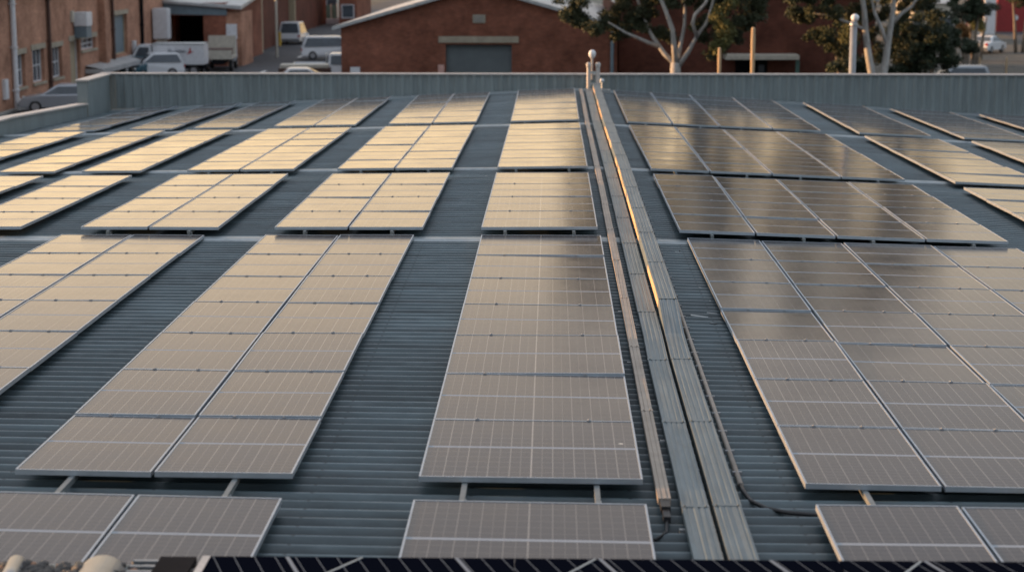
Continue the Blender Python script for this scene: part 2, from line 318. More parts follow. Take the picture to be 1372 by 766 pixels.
# ---------------------------------------------------------------- surveyed roof: ridge line at X = XR, lines across the roof
XR = .75
LN = {'E1': (12.75,-.019,.0137,-.0025), 'F0': (13.278,0,.0119,-.015), 'F7': (25.57,-.0243,-.0006,-.0298), 'G0': (25.71,.0671,-.0025,-.0336),
      'G1': (32.73,.0296,-.0094,-.0393), 'H0': (33.42,.0519,-.0127,-.0409), 'H1': (43.28,-.0521,-.0205,-.0445), 'I0': (44.07,-.0477,-.0235,-.0459), 'I1': (54.13,-.0185,-.0465,-.062)}
PZ = CH-3.9
def lz(k, X):
    _, z, l, r = LN[k]; u = X-XR
    return PZ + z + (r*u if u > 0 else -l*u)
def interp(a, b, X, Y):
    ya, yb = LN[a][0], LN[b][0]; t = (Y-ya)/(yb-ya); return lz(a, X)*(1-t)+lz(b, X)*t
RK = [('E1','E1'), ('F7','G0'), ('G1','H0'), ('H1','I0'), ('I1','I1')]
RY = [LN['E1'][0], 25.64, 33.07, 43.67, 54.13]
def roof_z(X, Y):
    vals = [(lz(a, X)+lz(b, X))/2 for a, b in RK]
    if Y <= RY[0]: z = vals[0]
    elif Y >= RY[-1]: z = vals[-1]+(vals[-1]-vals[-2])/(RY[-1]-RY[-2])*(Y-RY[-1])*.3
    else:
        i = max(k for k in range(len(RY)) if RY[k] <= Y); i = min(i, 3); t = (Y-RY[i])/(RY[i+1]-RY[i]); z = vals[i]*(1-t)+vals[i+1]*t
    return z-.19
XL, XRR, YN, YF = -13.35, 18.0, 7.2, 55.2
# ---- roof sheet, real corrugation running down the slope
def build_roof():
    m = MB(); pitch = .205; prof = [(0,0),(.22,.002),(.36,.012),(.46,.064),(.58,.070),(.70,.060),(.80,.008)]
    xs = [XL]+[XL+.01+(XR-XL-.2)*i/7 for i in range(1, 8)]+[XR, XR+.2]+[XR+.2+(XRR-XR-.2)*i/9 for i in range(1, 10)]
    ys = []; y = YN; k = 0
    while y < YF:
        for f, h in prof: ys.append((y+f*pitch, h))
        y += pitch; k += 1
    nx = len(xs)
    for yy, h in ys:
        for x in xs: m.v.append((x, yy, roof_z(x, yy)+h))
    for j in range(len(ys)-1):
        for i in range(nx-1):
            a = j*nx+i; m.f.append((a, a+1, a+nx+1, a+nx)); m.m.append(0)
    o = m.build('roof_sheet', MT['roof'], smooth=True); return o
whb = thing('warehouse', 'low warehouse carrying the corrugated blue-grey roof with all the solar panels', 'building')
ro = build_roof(); ro.name = 'roof'; ro.parent = whb
mb = MB(); mb.box(XL-.3, XRR+.3, YN-.3, YF+.3, 0, 2.3); mb.build('wall', MT['brickC'], whb)
mb = MB(); mb.box(XRR+.02, XRR+.3, YN-.3, YF, 2.4, 2.9); mb.build('edge_fascia', MT['para'], whb)

# lateral flashings where the roof sheets lap
def y_for(xp, yp):
    lo, hi = 8.0, 54.0
    for _ in range(40):
        Y = (lo+hi)/2; p = at(xp, yp, Y)
        if p.z > roof_z(p.x, Y)+.05: lo = Y
        else: hi = Y
    return Y
FY = [y_for(600, 322.5), y_for(650, 228.8), y_for(655, 170.5)]
for i, (Y, lab) in enumerate(zip(FY, ['pale lap flashing across the roof behind the nearest full block of panels', 'pale rounded flashing across the roof between second and third panel blocks', 'pale rounded flashing across the roof between third and farthest panel blocks'])):
    m = MB(); hw = (.19, .13, .13)[i]; hh = (.045, .06, .06)[i]
    xs = [XL+.05, -7, -3, XR-.02, XR+.02, 4, 8, 13, XRR-.1]; prof = [(-hw, .0), (-hw, hh*.55), (-hw*.55, hh), (hw*.55, hh), (hw, hh*.6), (hw, 0)]
    for x in xs:
        for dy, h in prof: m.v.append((x, Y+dy, roof_z(x, Y)+.045+h))
    n = len(prof)
    for a in range(len(xs)-1):
        for k in range(n-1):
            q = a*n+k; m.f.append((q, q+1, q+n+1, q+n)); m.m.append(0)
    nm(m.build('roof_flashing', MT['flash']), lab, 'flashing', 'lap flashings across the roof')

# ---------------------------------------------------------------- back parapet, left return and left low wall
PT = at(700, 98.8, YF).z
m = MB(); pit = .27; x = XL; pr = [(0,0),(.22,0),(.28,.032),(.44,.032),(.5,0)]
pts = []
while x < XRR:
    for f, d in pr: pts.append((x+f*pit/.5, -d))
    x += pit
for px, d in pts:
    zz = roof_z(px, YF)-.1; m.v.append((px, YF+d, zz)); m.v.append((px, YF+d, PT-.03))
for i in range(len(pts)-1): m.f.append((2*i, 2*i+2, 2*i+3, 2*i+1)); m.m.append(0)
pb = thing('back_parapet', 'long ribbed blue-grey parapet wall across the far end of the roof', 'parapet')
m.build('ribbed_sheet', MT['para'], pb)
mb = MB(); mb.box(XL-.3, XRR, YF+.02, YF+.28, 2.2, PT-.04); mb.build('wall', MT['para'], pb)
mb = MB(); mb.box(XL-.32, XRR, YF-.07, YF+.3, PT-.04, PT); mb.build('cap', MT['cap'], pb)
mb = MB()
for i in range(30):
    xa, xb = XL+.02+i*(XRR-XL)/30, XL+.02+(i+1)*(XRR-XL)/30
    for (x0, x1) in ([(xa, xb)] if not (xa < XR < xb) else [(xa, XR), (XR, xb)]):
        z0, z1 = roof_z(x0, YF)+.05, roof_z(x1, YF)+.05
        mb.add([(x0, YF-.5, z0), (x1, YF-.5, z1), (x1, YF-.045, z1+.06), (x0, YF-.045, z0+.06)], [(0,1,2,3)])
mb.build('base_flashing', MT['flash'], pb)
YR = 52.4
lp = thing('left_parapet', 'tall smooth end section of the parapet at the far left roof corner', 'parapet')
mb = MB(); mb.box(XL-.3, XL, YR, YF-.08, 2.2, PT-.06); mb.build('wall', MT['para'], lp)
mb = MB(); mb.box(XL-.34, XL+.04, YR-.05, YF-.08, PT-.058, PT-.012); mb.build('cap', MT['cap'], lp)
lw = thing('low_parapet', 'low pale-capped parapet running along the left edge of the roof', 'parapet')
z2, z1 = at(92, 138, YR).z, at(5, 156, 45).z
zn = z1+(z1-z2)/(45-YR)*(YN-45)*.3
mb = MB(); mb.add([(XL-.28, y, z) for y in (YN, 45, YR-.06) for z in (2.2, (zn if y == YN else z1 if y == 45 else z2)-.05)]+[(XL-.02, y, z) for y in (YN, 45, YR-.06) for z in (2.2, (zn if y == YN else z1 if y == 45 else z2)-.05)],
  [(0,2,3,1),(2,4,5,3),(6,7,9,8),(8,9,11,10),(0,1,7,6),(4,10,11,5),(1,3,9,7),(3,5,11,9)]); mb.build('wall', MT['para'], lw)
mb = MB(); mb.add([(XL+a, y, z+b) for y, z in ((YN, zn), (45, z1), (YR-.06, z2)) for a, b in ((-.32, -.05), (.03, -.05), (.03, -.005), (-.32, -.005))],
  [(0,1,5,4),(1,2,6,5),(2,3,7,6),(3,0,4,7),(4,5,9,8),(5,6,10,9),(6,7,11,10),(7,4,8,11),(3,2,1,0),(8,9,10,11)]); mb.build('cap', MT['cap'], lw)

# ---------------------------------------------------------------- solar panels
TH = .042
mcache = {}
def panel_meshes(wd, dp, wide):
    k = (round(wd, 3), round(dp, 3), wide)
    if k in mcache: return mcache[k]
    fr = .014
    m = MB(); m.box(0, wd, 0, fr, -TH, 0); m.box(0, wd, dp-fr, dp, -TH, 0); m.box(0, fr, fr, dp-fr, -TH, 0); m.box(wd-fr, wd, fr, dp-fr, -TH, 0)
    fm = m.mesh('frame', MT['alu'])
    g = MB(); g.add([(fr, fr, -.004), (wd-fr, fr, -.004), (wd-fr, dp-fr, -.004), (fr, dp-fr, -.004)], [(0,1,2,3)])
    g.add([(fr, fr, -.012), (wd-fr, fr, -.012), (wd-fr, dp-fr, -.012), (fr, dp-fr, -.012)], [(3,2,1,0)])
    me = bpy.data.meshes.new('glass'); me.from_pydata(g.v, [], g.f); me.materials.append(MT['glassW' if wide else 'glassP'])
    uvl = me.uv_layers.new(name='UVMap')
    for i, c in enumerate(((0,0),(1,0),(1,1),(0,1),(0,1),(1,1),(1,0),(0,0))): uvl.data[i].uv = c
    c = MB()
    c.box(-.016, .016, dp-.012, dp+.028, .0005, .006); c.lathe([(.007,.006),(.007,.010)], (0, dp+.008, 0), 6)
    cm = c.mesh('clamp', MT['clamp'])
    mcache[k] = (fm, me, cm); return mcache[k]
def in_view(p, mx=40, my=30):
    v = Vector(p)-Vector((0,0,CH)); rx = Vector((cw, sw, 0)); fw = Vector((-sw*cp, cw*cp, -sp)); dn = Vector((sw*sp, -cw*sp, -cp))
    zc = v.dot(fw)
    if zc < 1: return False
    x = 686+FPX*v.dot(rx)/zc; y = 383+FPX*v.dot(dn)/zc
    return -mx < x < 1372+mx and -my < y < 766+my
ORD = ['first', 'second', 'third', 'fourth', 'fifth', 'sixth', 'seventh']
CF = [('P1a',-6.98,-5.95,0),('P1b',-5.95,-4.916,0),('P2a',-4.069,-3.01,0),('P2b',-3.01,-1.937,0),('C',-1.009,.706,1),('R1',1.897,2.944,0),('R2',2.944,4.097,0),('R3',4.097,5.36,0),('R4',5.36,6.56,0)]
CG = [('S3',-12.24,-11.08,0),('S2',-10.27,-9.19,0),('S1',-8.70,-7.58,0),('P1a',-6.745,-5.76,0),('P1b',-5.76,-4.746,0),('P2a',-3.965,-2.898,0),('P2b',-2.898,-1.823,0),('C',-1.016,.664,1),
      ('R1',1.801,2.894,0),('R2',2.894,4.034,0),('R3',4.034,5.30,0),('R4',5.30,6.474,0),('T1',7.364,9.12,1),('T2',9.88,11.63,1),('T3',12.427,14.18,1)]
CN = {'P1a': 'left half of outer left pair', 'P1b': 'right half of outer left pair', 'P2a': 'left half of inner left pair', 'P2b': 'right half of inner left pair',
      'C': 'wide column left of the trays', 'R1': 'first column right of trays', 'R2': 'second column right of trays', 'R3': 'third column right of trays', 'R4': 'fourth column right of trays',
      'T1': 'innermost wide column far right', 'T2': 'middle wide column far right', 'T3': 'outermost wide column far right', 'S1': 'innermost single column far left', 'S2': 'middle single column far left', 'S3': 'single column nearest left parapet'}
BN = {'E': 'the cropped front row', 'F': 'the nearest full block', 'G': 'the second block', 'H': 'the third block', 'I': 'the farthest block'}
BL = [('E', 1, LN['E1'][0]-1.755, LN['E1'][0], 'E1', 'E1', CF), ('F', 7, LN['F0'][0], LN['F7'][0], 'F0', 'F7', CF), ('G', 4, LN['G0'][0], LN['G1'][0], 'G0', 'G1', CG),
      ('H', 6, LN['H0'][0], LN['H1'][0], 'H0', 'H1', CG), ('I', 6, LN['I0'][0], LN['I1'][0], 'I0', 'I1', CG)]
rng = random.Random(3)
npan = 0
rail_mesh = {}
for bk, n, y0, y1, a, b, cols in BL:
    d = (y1-y0)/n
    for ck, x0, x1, wide in cols:
        for r in range(n):
            ya, yb = y0+r*d, y0+(r+1)*d
            def pz(X, Y): return lz(a, X) if a == b else interp(a, b, X, Y)
            cs = [Vector((x, y, pz(x, y))) for x, y in ((x0+.014, ya+.008), (x1-.014, ya+.008), (x0+.014, yb-.008), (x1-.014, yb-.008))]
            if not any(in_view(c) for c in cs): continue
            o0 = cs[0]; ux = (cs[1]-cs[0]).normalized(); uy = (cs[2]-cs[0]); uy = (uy-ux*uy.dot(ux)).normalized(); uz = ux.cross(uy)
            wd, dp = (cs[1]-cs[0]).length, d-.016
            fm, gm, cm = panel_meshes(wd, dp, bool(wide))
            look = 'dusty' if bk in 'EF' else ('glowing' if ck[0] in 'SPC' else 'shadowy')
            t = thing('solar_panel', '%s solar panel, %s row of %s, %s' % (look, ORD[r], BN[bk], CN[ck]) if bk != 'E' else 'blurred grey solar panel in %s, %s' % (BN[bk], CN[ck]), 'solar panel', group='solar panels on the roof')
            rot = Matrix((ux, uy, uz)).transposed() @ Matrix.Rotation(R(rng.gauss(0, .16)), 3, 'X') @ Matrix.Rotation(R(rng.gauss(0, .22)), 3, 'Y')
            t.matrix_world = Matrix.Translation(o0) @ rot.to_4x4()
            f_ = bpy.data.objects.new('frame', fm); g_ = bpy.data.objects.new('glass', gm)
            for q in (f_, g_): COL.objects.link(q); q.parent = t
            if r < n-1 and bk in 'FG':
                for f in ((.22, .78) if wide else (.3, .7)):
                    c_ = bpy.data.objects.new('clamp', cm); COL.objects.link(c_); c_.parent = t; c_.location = (wd*f, 0, 0)
            npan += 1
print('PANELS', npan)
# mounting rails under each pair or wide column, running away from the camera on L-shaped feet
def rail(bk, nme, X, y0, y1, a, b, lab):
    zf = (lambda y: lz(a, X)) if a == b else (lambda y: interp(a, b, X, y))
    t = thing('mounting_rail', lab, 'rail', (X, y0, 0), group='mounting rails under the solar panels')
    m = MB(); za, zb = zf(y0)-TH-.004, zf(y1)-TH-.004; L = y1-y0
    m.add([(sx, y, z+sz) for y, z in ((0, za), (L, zb)) for sx, sz in ((-.02,-.045),(.02,-.045),(.02,0),(-.02,0))], [(0,1,5,4),(1,2,6,5),(2,3,7,6),(3,0,4,7),(3,2,1,0),(4,5,6,7)])
    m.build('rail', MT['railm'], t)
    for yy in [.12]+[.12+1.8*k for k in range(1, int(L/1.8)+1)]:
        if yy > L-.05: break
        zt = za+(zb-za)*yy/L-.02; zb_ = roof_z(X, y0+yy)+.02
        f = MB(); f.box(.021, .027, yy-.03, yy+.03, zb_, zt); f.box(.027, .085, yy-.03, yy+.03, zb_, zb_+.006); f.lathe([(.011,0),(.011,.012)], (.058, yy, zb_+.006), 6)
        f.build('foot', MT['galv'], t)
RP = [('the outer left pair', 'P1a', 'P1b'), ('the inner left pair', 'P2a', 'P2b'), ('the wide centre column', 'C', 'C'), ('the first right pair', 'R1', 'R2'), ('the second right pair', 'R3', 'R4')]
for bk, n, y0, y1, a, b, cols in BL:
    cd = {c[0]: c for c in cols}
    for pn, ca, cb in RP:
        xa, xb = cd[ca][1], cd[cb][2]
        for fr, side in ((.21, 'left'), (.79, 'right')):
            X = xa+(xb-xa)*fr
            if not in_view((X, y0 if bk != 'E' else y1, lz(a, X)), 60, 60): continue
            ys = y0-(.10 if bk != 'F' else .48) if bk != 'E' else y0
            rail(bk, pn, X, ys, (y1 if bk != 'E' else y1-.02), a, b, '%s steel rail under %s of %s' % (side, pn, BN[bk]))

# ---------------------------------------------------------------- cable trays along the ridge
def strip(m, x0, x1, ys, top, h, prof=None, mi=0, jog=None):
    """closed channel along +Y between x0 and x1; top(y) is its upper surface"""
    n = None
    pf = prof or [(0,-h),(0,0),(1,0),(1,-h)]
    base = len(m.v)
    for y in ys:
        j = jog(y) if jog else 0
        for u, dz in pf: m.v.append((x0+(x1-x0)*u+j, y, top(y)+dz))
    k = len(pf)
    for i in range(len(ys)-1):
        for q in range(k):
            a = base+i*k+q; b = base+i*k+(q+1)%k; m.f.append((a, b, b+k, a+k)); m.m.append(mi)
    m.f.append(tuple(base+q for q in range(k))); m.m.append(mi); e = base+(len(ys)-1)*k; m.f.append(tuple(e+q for q in range(k))[::-1]); m.m.append(mi)
def grooved(h, n=4, g=.0035):
    p = [(0,-h),(0,0),(.05,.0)]
    for i in range(n):
        c = (i+.7)/(n+.4); p += [(c-.05,0),(c-.025,-g),(c+.025,-g),(c+.05,0)]
    return p+[(.97,0),(1,0),(1,-h)]
def tray(name, label, x0, x1, ya, yb, topf, h, mt, grooves, jog=None, seg=2.4, cat='cable tray', feet=True):
    t = thing(name, label, cat, group='cable trays along the ridge'); y = ya; rr = random.Random(int(x0*100))
    while y < yb-.2:
        ye = min(y+seg, yb); m = MB(); tw = rr.uniform(-.003, .003)
        strip(m, x0+tw, x1+tw, [y+.004, (y+ye)/2, ye-.004], lambda q: topf(q)+rr.uniform(-.002,.002), h, grooved(h, grooves), 0, jog)
        m.build('lid_section', MT[mt], t)
        j = jog(ye) if jog else 0
        if ye < yb:
            c = MB(); c.box(x0-.004+j, x1+.004+j, ye-.03, ye+.03, topf(ye)+.0005, topf(ye)+.0025)
            for xx in (x0+.02, x1-.02): c.lathe([(.007,.004),(.007,.011)], (xx+j, ye-.015, topf(ye)), 6)
            c.build('joint_strap', MT[mt], t)
        if feet:
            xm = (x0+x1)/2+j
            f = MB(); f.box(x0-.03+j, x1+.03+j, ye-.25, ye-.21, roof_z(xm, ye)+.035, roof_z(xm, ye)+.06); f.box(xm-.02, xm+.02, ye-.25, ye-.21, roof_z(xm, ye)+.06, topf(ye)-h); f.build('support', MT['galv'], t)
        y = ye
rz = lambda y: roof_z(XR, y)+.19
jog = lambda y: (0 if y > 18.2 else -.012)
tray('cable_tray', 'left of the two broad grooved cable trays along the ridge', .962, 1.158, 8.0, 54.2, lambda y: rz(y)-.03, .05, 'tray', 4, jog)
tray('cable_tray', 'right of the two broad grooved cable trays, its left side coloured sunlit orange', 1.192, 1.392, 8.0, 54.2, lambda y: rz(y)+(.12 if y > 19.6 else -.02), .13, 'tray', 4, jog)
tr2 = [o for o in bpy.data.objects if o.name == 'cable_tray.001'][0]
m = MB(); m.add([(1.1905, y, rz(y)+q) for y in [19.7+.4*k for k in range(87)] for q in (-.01, .085+.03*math.sin(y*1.7)*math.sin(y*.53+1))], [(2*i, 2*i+2, 2*i+3, 2*i+1) for i in range(86) if (i*7)%23 > 1]); m.build('sun_glint_plate', MT['bright'], tr2)  # added strip, its orange colour imitates sunlight on the tray's left face
tray('narrow_duct', 'narrow brownish duct beside the centre panel column, ending in dark connectors', .79, .885, 12.95, 54.0, lambda y: rz(y)-.02, .05, 'duct', 2, None, 2.6, 'cable duct')
m = MB(); m.box(.80, .87, 12.78, 12.94, rz(13)-.08, rz(13)-.03); m.box(.81,.86,12.6,12.78, rz(13)-.10, rz(13)-.05); m.tube([(.835,12.62,rz(13)-.08),(.82,12.45,rz(13)-.12),(.74,12.38,rz(13)-.15),(.6,12.40,rz(13)-.15)], .012)
nm(m.build('cable_connector', MT['black']), 'dark plug connectors lying at the near end of the narrow duct', 'connector')
# thin conduit with saddle clips, black cable at its near end
ct = thing('thin_conduit', 'thin metal conduit clipped along the roof right of the trays', 'conduit')
m = MB(); m.tube([(1.46, y, roof_z(1.46, y)+.085) for y in [13.6, 16, 20, 25, 30, 36, 43, 50, 54.4]], .023, 8); m.build('pipe', MT['duct'], ct, smooth=True)
y = 13.9
while y < 54: m = MB(); m.box(1.425, 1.50, y-.012, y+.012, roof_z(1.46, y)+.04, roof_z(1.46, y)+.105); m.box(1.49, 1.54, y-.01, y+.01, roof_z(1.46, y)+.04, roof_z(1.46, y)+.05); m.build('saddle_clip', MT['clamp'], ct); y += .62
m = MB(); m.tube([(1.46, 13.62, roof_z(1.46, 13.6)+.085), (1.465, 13.45, roof_z(1.46,13.5)+.08), (1.50, 13.25, roof_z(1.5,13.2)+.065), (1.60, 13.08, roof_z(1.6,13)+.06), (1.75, 12.98, roof_z(1.7,13)+.06), (1.95, 12.93, roof_z(1.95,13)+.06), (2.2, 12.95, roof_z(2.2,13)+.06)], .017, 8)
nm(m.build('black_cable', MT['black'], smooth=True), 'black cable curving from the thin conduit under the right-hand panels', 'cable')
# black cable bundles lying on the roof beside the trays
# small roof vents and electrical posts at the far end of the trays
vt = thing('vent_post', 'two pale capped vent pipes joined by a bracket at the far tray end', 'vent pipe', (0,0,0))
for px in (788.5, 801):
    p = at(px, 118, 54.55); tz = at(px, 84, 54.55).z
    m = MB(); m.lathe([(.058, 3.9), (.058, tz-.14), (.075, tz-.13), (.08, tz-.05), (.055, tz)], (p.x, p.y, 0), 14); m.build('pipe', MT['cap'], vt, smooth=False)
p = at(795, 100, 54.55); m = MB(); m.box(p.x-.10, p.x+.10, p.y-.03, p.y+.03, p.z+.02, p.z+.09); m.box(p.x-.10, p.x+.10, p.y-.03, p.y+.03, p.z-.3, p.z-.25); m.build('bracket', MT['galv'], vt)
p = at(793.5, 73, 54.75); m = MB(); m.lathe([(.03,-.75),(.03,-.12),(.06,-.11),(.10,-.05),(.11,.02),(.09,.09),(.04,.13)], (p.x, p.y, p.z), 16)
nm(m.build('weather_sensor', MT['white'], smooth=True), 'white ball-topped sensor rod rising behind the two vent pipes', 'sensor')
p = at(806.5, 109, 54.3); m = MB(); m.lathe([(.02,-.38),(.02,-.05),(.06,-.04),(.07,.02),(.05,.07),(.02,.08)], (p.x, p.y, p.z), 12); m.box(p.x-.02, p.x+.25, p.y-.1, p.y+.1, p.z-.5, p.z-.24)
nm(m.build('roof_sensor', MT['galv'], smooth=False), 'small pale knob on a dark box right of the vent pipes', 'sensor')
# litter on the roof between conduit and panels
rr = random.Random(11)
for i, (px, py, s) in enumerate([(937,424,.10),(954,420,.06),(957,433,.05),(903,297,.03),(901,310,.03),(908,338,.04),(939,386,.03),(982,447,.08)]):
    Y = y_for(px, py); p = at(px, py, Y); m = MB()
    m.box(-s, s, -s*.35, s*.35, 0, .012, M=Matrix.Rotation(rr.uniform(-.6,.6), 4, 'Z') @ Matrix.Rotation(.12, 4, 'Y'))
    lab = ['largest pale sheet scrap', 'smaller pale scrap beside the largest one', 'scrap just below the pale pair', 'uppermost tiny scrap', 'tiny scrap second from the top', 'scrap next to the flashing', 'lone scrap by the first right column', 'pale sliver lowest of the scraps'][i]
    nm(m.build('scrap', MT['flash'], loc=(p.x, Y, roof_z(p.x, Y)+.045)), lab+' on the roof right of the conduit', 'scrap', 'loose scraps on the roof')

# ---------------------------------------------------------------- gravel bed with pipes and clean dark panels at the near edge of the roof
GY = 10.9; GZ = at(686, 747.2, GY).z
nb = nm(MB().box(XL, XRR, GY-1.6, GY, GZ-.75, GZ-.06).build('gravel_ledge', MT['para']), kind='structure')
def stones():
    m = MB(); r2 = random.Random(5)
    for i in range(520):
        x, y = r2.uniform(-3.45, -2.0), r2.uniform(GY-.62, GY-.03); s = r2.uniform(.018, .042)
        bm = bmesh.new(); bmesh.ops.create_icosphere(bm, subdivisions=1, radius=s)
        M = Matrix.Translation((x, y, GZ-.055+r2.uniform(0,.02))) @ Matrix.Rotation(r2.uniform(0,6), 4, 'Z') @ Matrix.Diagonal((1.25,.9,.7,1))
        m.add([M @ v.co for v in bm.verts], [tuple(v.index for v in f.verts) for f in bm.faces], 1 if r2.random() < .09 else 0); bm.free()
    o = m.build('pebbles', [MT['stone'], MT['stoneo']], smooth=True); return nm(o, kind='stuff')
stones()
pl = at(0, 747, GY)
def gx(px, Y=GY): return at(px, 750, Y).x
m = MB(); xa = gx(24); m.tube([(xa, GY-.02, GZ-.05), (xa+.07, GY-.6, GZ-.05)], .056, 18); o = m.build('slim_pipe', MT['steel'], smooth=True)
nm(o, 'slim bright steel pipe lying on the pebbles at bottom left', 'pipe')
t = thing('large_pipe', 'large bright steel pipe with dark collar lying on the pebbles', 'pipe'); xa = gx(143)
m = MB(); m.tube([(xa-.01, GY-.05, GZ-.14), (xa+.03, GY-.9, GZ-.14)], .16, 32); m.build('barrel', MT['steel'], t, smooth=True)
m = MB(); m.tube([(xa-.165, GY-.04, GZ-.06), (xa-.12, GY-.5, GZ-.06)], .035, 16); m.build('collar', MT['black'], t, smooth=True)
t = thing('slatted_frame', 'short bright slats on a dark rail beside the large pipe', 'frame'); 
for k in range(3):
    m = MB(); x0 = gx(182); m.box(x0, x0+.30, -.014, .014, -.02, 0); o = m.build('slat', MT['steel'], t); o.location = (0, GY-.06-.10*k, GZ-.01); o.rotation_euler = (0,0,0)
m = MB(); m.box(gx(216), gx(264), GY-.5, GY-.005, GZ-.05, GZ-.003); m.build('dark_rail', MT['dark'], t)
XE = gx(272)
seams = [XE, gx(690), gx(1125), 4.2]
labs = ['clean black solar panel with pale left frame in the bottom foreground strip', 'clean black solar panel between two seams, middle of the bottom strip', 'clean black solar panel, rightmost in the bottom foreground strip']
for i in range(3):
    t = thing('dark_solar_panel', labs[i], 'solar panel', (seams[i], GY, GZ), group='clean dark panels in the foreground strip'); wd = seams[i+1]-seams[i]-.004
    m = MB(); m.box(.0 if i else .05, wd, -1.0, -.001, -.04, 0); m.build('cells', MT['darkcells'], t)
    if i == 0:
        m = MB(); m.add([(0,-1,-.05),(0,-.001,-.05),(.049,-.001,-.05),(.049,-1,-.05),(.0,-1,.002),(.0,-.001,.002),(.049,-.001,.002),(.049,-1,.002)], [(0,1,2,3),(7,6,5,4),(0,4,5,1),(1,5,6,2),(2,6,7,3),(3,7,4,0)]); m.build('frame', MT['cap'], t)
    for c in ([1.0] if i == 0 else [.5, 1.35][:i]):
        m = MB(); m.box(-.008, .008, -.48, .0, .001, .003); o = m.build('ribbon', MT['flash'], t); o.location = (min(c, wd-.3), -.01, 0); o.rotation_euler = (0, 0, R(-32))

# ---------------------------------------------------------------- ground and roads
def sheet(name, poly, z, mt, kind='structure'):
    m = MB(); m.add([(x, y, z) for x, y in poly], [tuple(range(len(poly)))]); return nm(m.build(name, MT[mt]), kind=kind)
sheet('ground', [(-900,-200),(900,-200),(900,1500),(-900,1500)], 0, 'earth')
sheet('road', [(-27.7,-30),(-11.8,-30),(-11.8,330),(-27.7,330)], .004, 'asphalt')
g0, g1, g2, g3 = ground(1290,95), ground(1500,95), ground(1500,38), ground(1300,38)
sheet('road', [(26, 20), (60, 20), (60, 190), (g3.x, 190), (ground(1300,45).x, 150)], .004, 'asphalt').name = 'side_road'
sheet('yard', [(-11.8, 57), (26, 57), (26, 100), (-11.8, 100)], .004, 'asphalt')
m = MB(); m.box(-28, 80, 300, 300.2, 0, .12); 
k = MB(); k.box(-27.7, -27.45, 57, 114, 0, .12); nm(k.build('kerb', MT['kerb']), kind='structure')
pa = [ground(1300+18*math.cos(a)*1.2, 56+13*math.sin(a)) for a in [R(q) for q in range(-100, 60, 16)]]
m = MB(); m.tube([(p.x, p.y, .03) for p in pa], .12, 6); nm(m.build('kerb', MT['kerb']), kind='structure')
for i in range(5):
    y = 120+i*22; sheet('lane_marking', [(-19.8, y), (-19.6, y), (-19.6, y+6), (-19.8, y+6)], .008, 'paint')

# ---------------------------------------------------------------- left brick warehouse
WX = -27.7
def wy(px): # distance along the left wall for a photo column
    lo, hi = 50., 400.
    for _ in range(40):
        Y = (lo+hi)/2
        if at(px, 50, Y).x > WX: pass
        p = at(px, 50, Y).x
        if p > WX: lo = Y
        else: hi = Y
    return Y
def wz(px, py): return at(px, py, wy(px)).z
lb = thing('brick_warehouse', 'long orange brick warehouse with windows and pipes along the left street', 'building')
openings = []
def opn(x0, x1, ztop, zbot): openings.append((wy(x0), wy(x1), zbot, ztop))
opn(17.5,32, wz(25,73), wz(25,117)); opn(42,58, wz(50,66), wz(50,110)); opn(69,82, wz(75,63), wz(75,104)); opn(93,106, wz(100,54), .1); opn(108,128, wz(118,51), wz(118,66)); opn(151,171, wz(160,20), wz(160,73))
ys = sorted({68.0, 135.0}|{o[0] for o in openings}|{o[1] for o in openings}); m = MB()
TOPZ = 5.9
for ya, yb in zip(ys, ys[1:]):
    cuts = [(o[2], o[3]) for o in openings if o[0] <= ya+1e-6 and o[1] >= yb-1e-6]
    z = 0
    for a_, b_ in sorted(cuts): m.box(WX-.35, WX, ya, yb, z, a_); z = b_
    m.box(WX-.35, WX, ya, yb, z, TOPZ)
m.box(WX-22, WX-.351, 68, 134.9, 0, TOPZ-.4)
nm(m.build('wall', MT['brickL'], lb))
m = MB(); m.add([(WX+.3, 67.5, TOPZ), (WX+.3, 135.5, TOPZ), (WX-11, 135.5, TOPZ+.08), (WX-11, 67.5, TOPZ+.08), (WX-22.5, 135.5, TOPZ), (WX-22.5, 67.5, TOPZ)], [(0,1,2,3),(3,2,4,5)]); m.build('roof', MT['sheet'], lb)
for i, (ya, yb, zb, zt) in enumerate(openings):
    isd = i in (3, 5)
    m = MB(); m.box(WX-.30, WX-.26, ya, yb, zb, zt)
    if i in (0, 1, 2, 4): w_ = m.build('window', MT['pane'], lb)
    else: w_ = m.build('door', MT['beige' if i == 3 else 'bluegrey'], lb)
    f = MB(); d = .07
    f.box(WX-.26, WX-.2, ya, ya+d, zb, zt); f.box(WX-.26, WX-.2, yb-d, yb, zb, zt); f.box(WX-.26, WX-.2, ya+d, yb-d, zt-d, zt); f.box(WX-.26, WX-.2, ya+d, yb-d, zb, zb+d)
    if not isd:
        for q in (1, 2): f.box(WX-.25, WX-.21, ya+(yb-ya)*q/3-.03, ya+(yb-ya)*q/3+.03, zb+d, zt-d)
        f.box(WX-.252, WX-.212, ya+d, yb-d, (zb+zt)/2-.03, (zb+zt)/2+.03)
    f.build('frame', MT['white' if i != 5 else 'beige'], w_)
    l = MB(); l.box(WX-.05, WX+.05, ya-.25, yb+.25, zt+.002, zt+.28); l.build('lintel', MT['conc'], lb)
    if not isd: s_ = MB(); s_.box(WX-.2, WX+.10, ya-.1, yb+.1, zb-.14, zb-.002); s_.build('sill', MT['conc'], w_)
def wpipe(px0, px1, rad, mt, z0=0.05, z1=TOPZ, lab='downpipe'):
    Y = wy((px0+px1)/2); m = MB(); m.tube([(WX+rad+.03, Y, z0), (WX+rad+.03, Y, z1)], rad, 10)
    for q in range(5): m.box(WX-.01, WX+2*rad+.05, Y-rad-.03, Y+rad+.03, 1+q*2.2, 1.06+q*2.2)
    m.build('downpipe', MT[mt], lb, smooth=False)
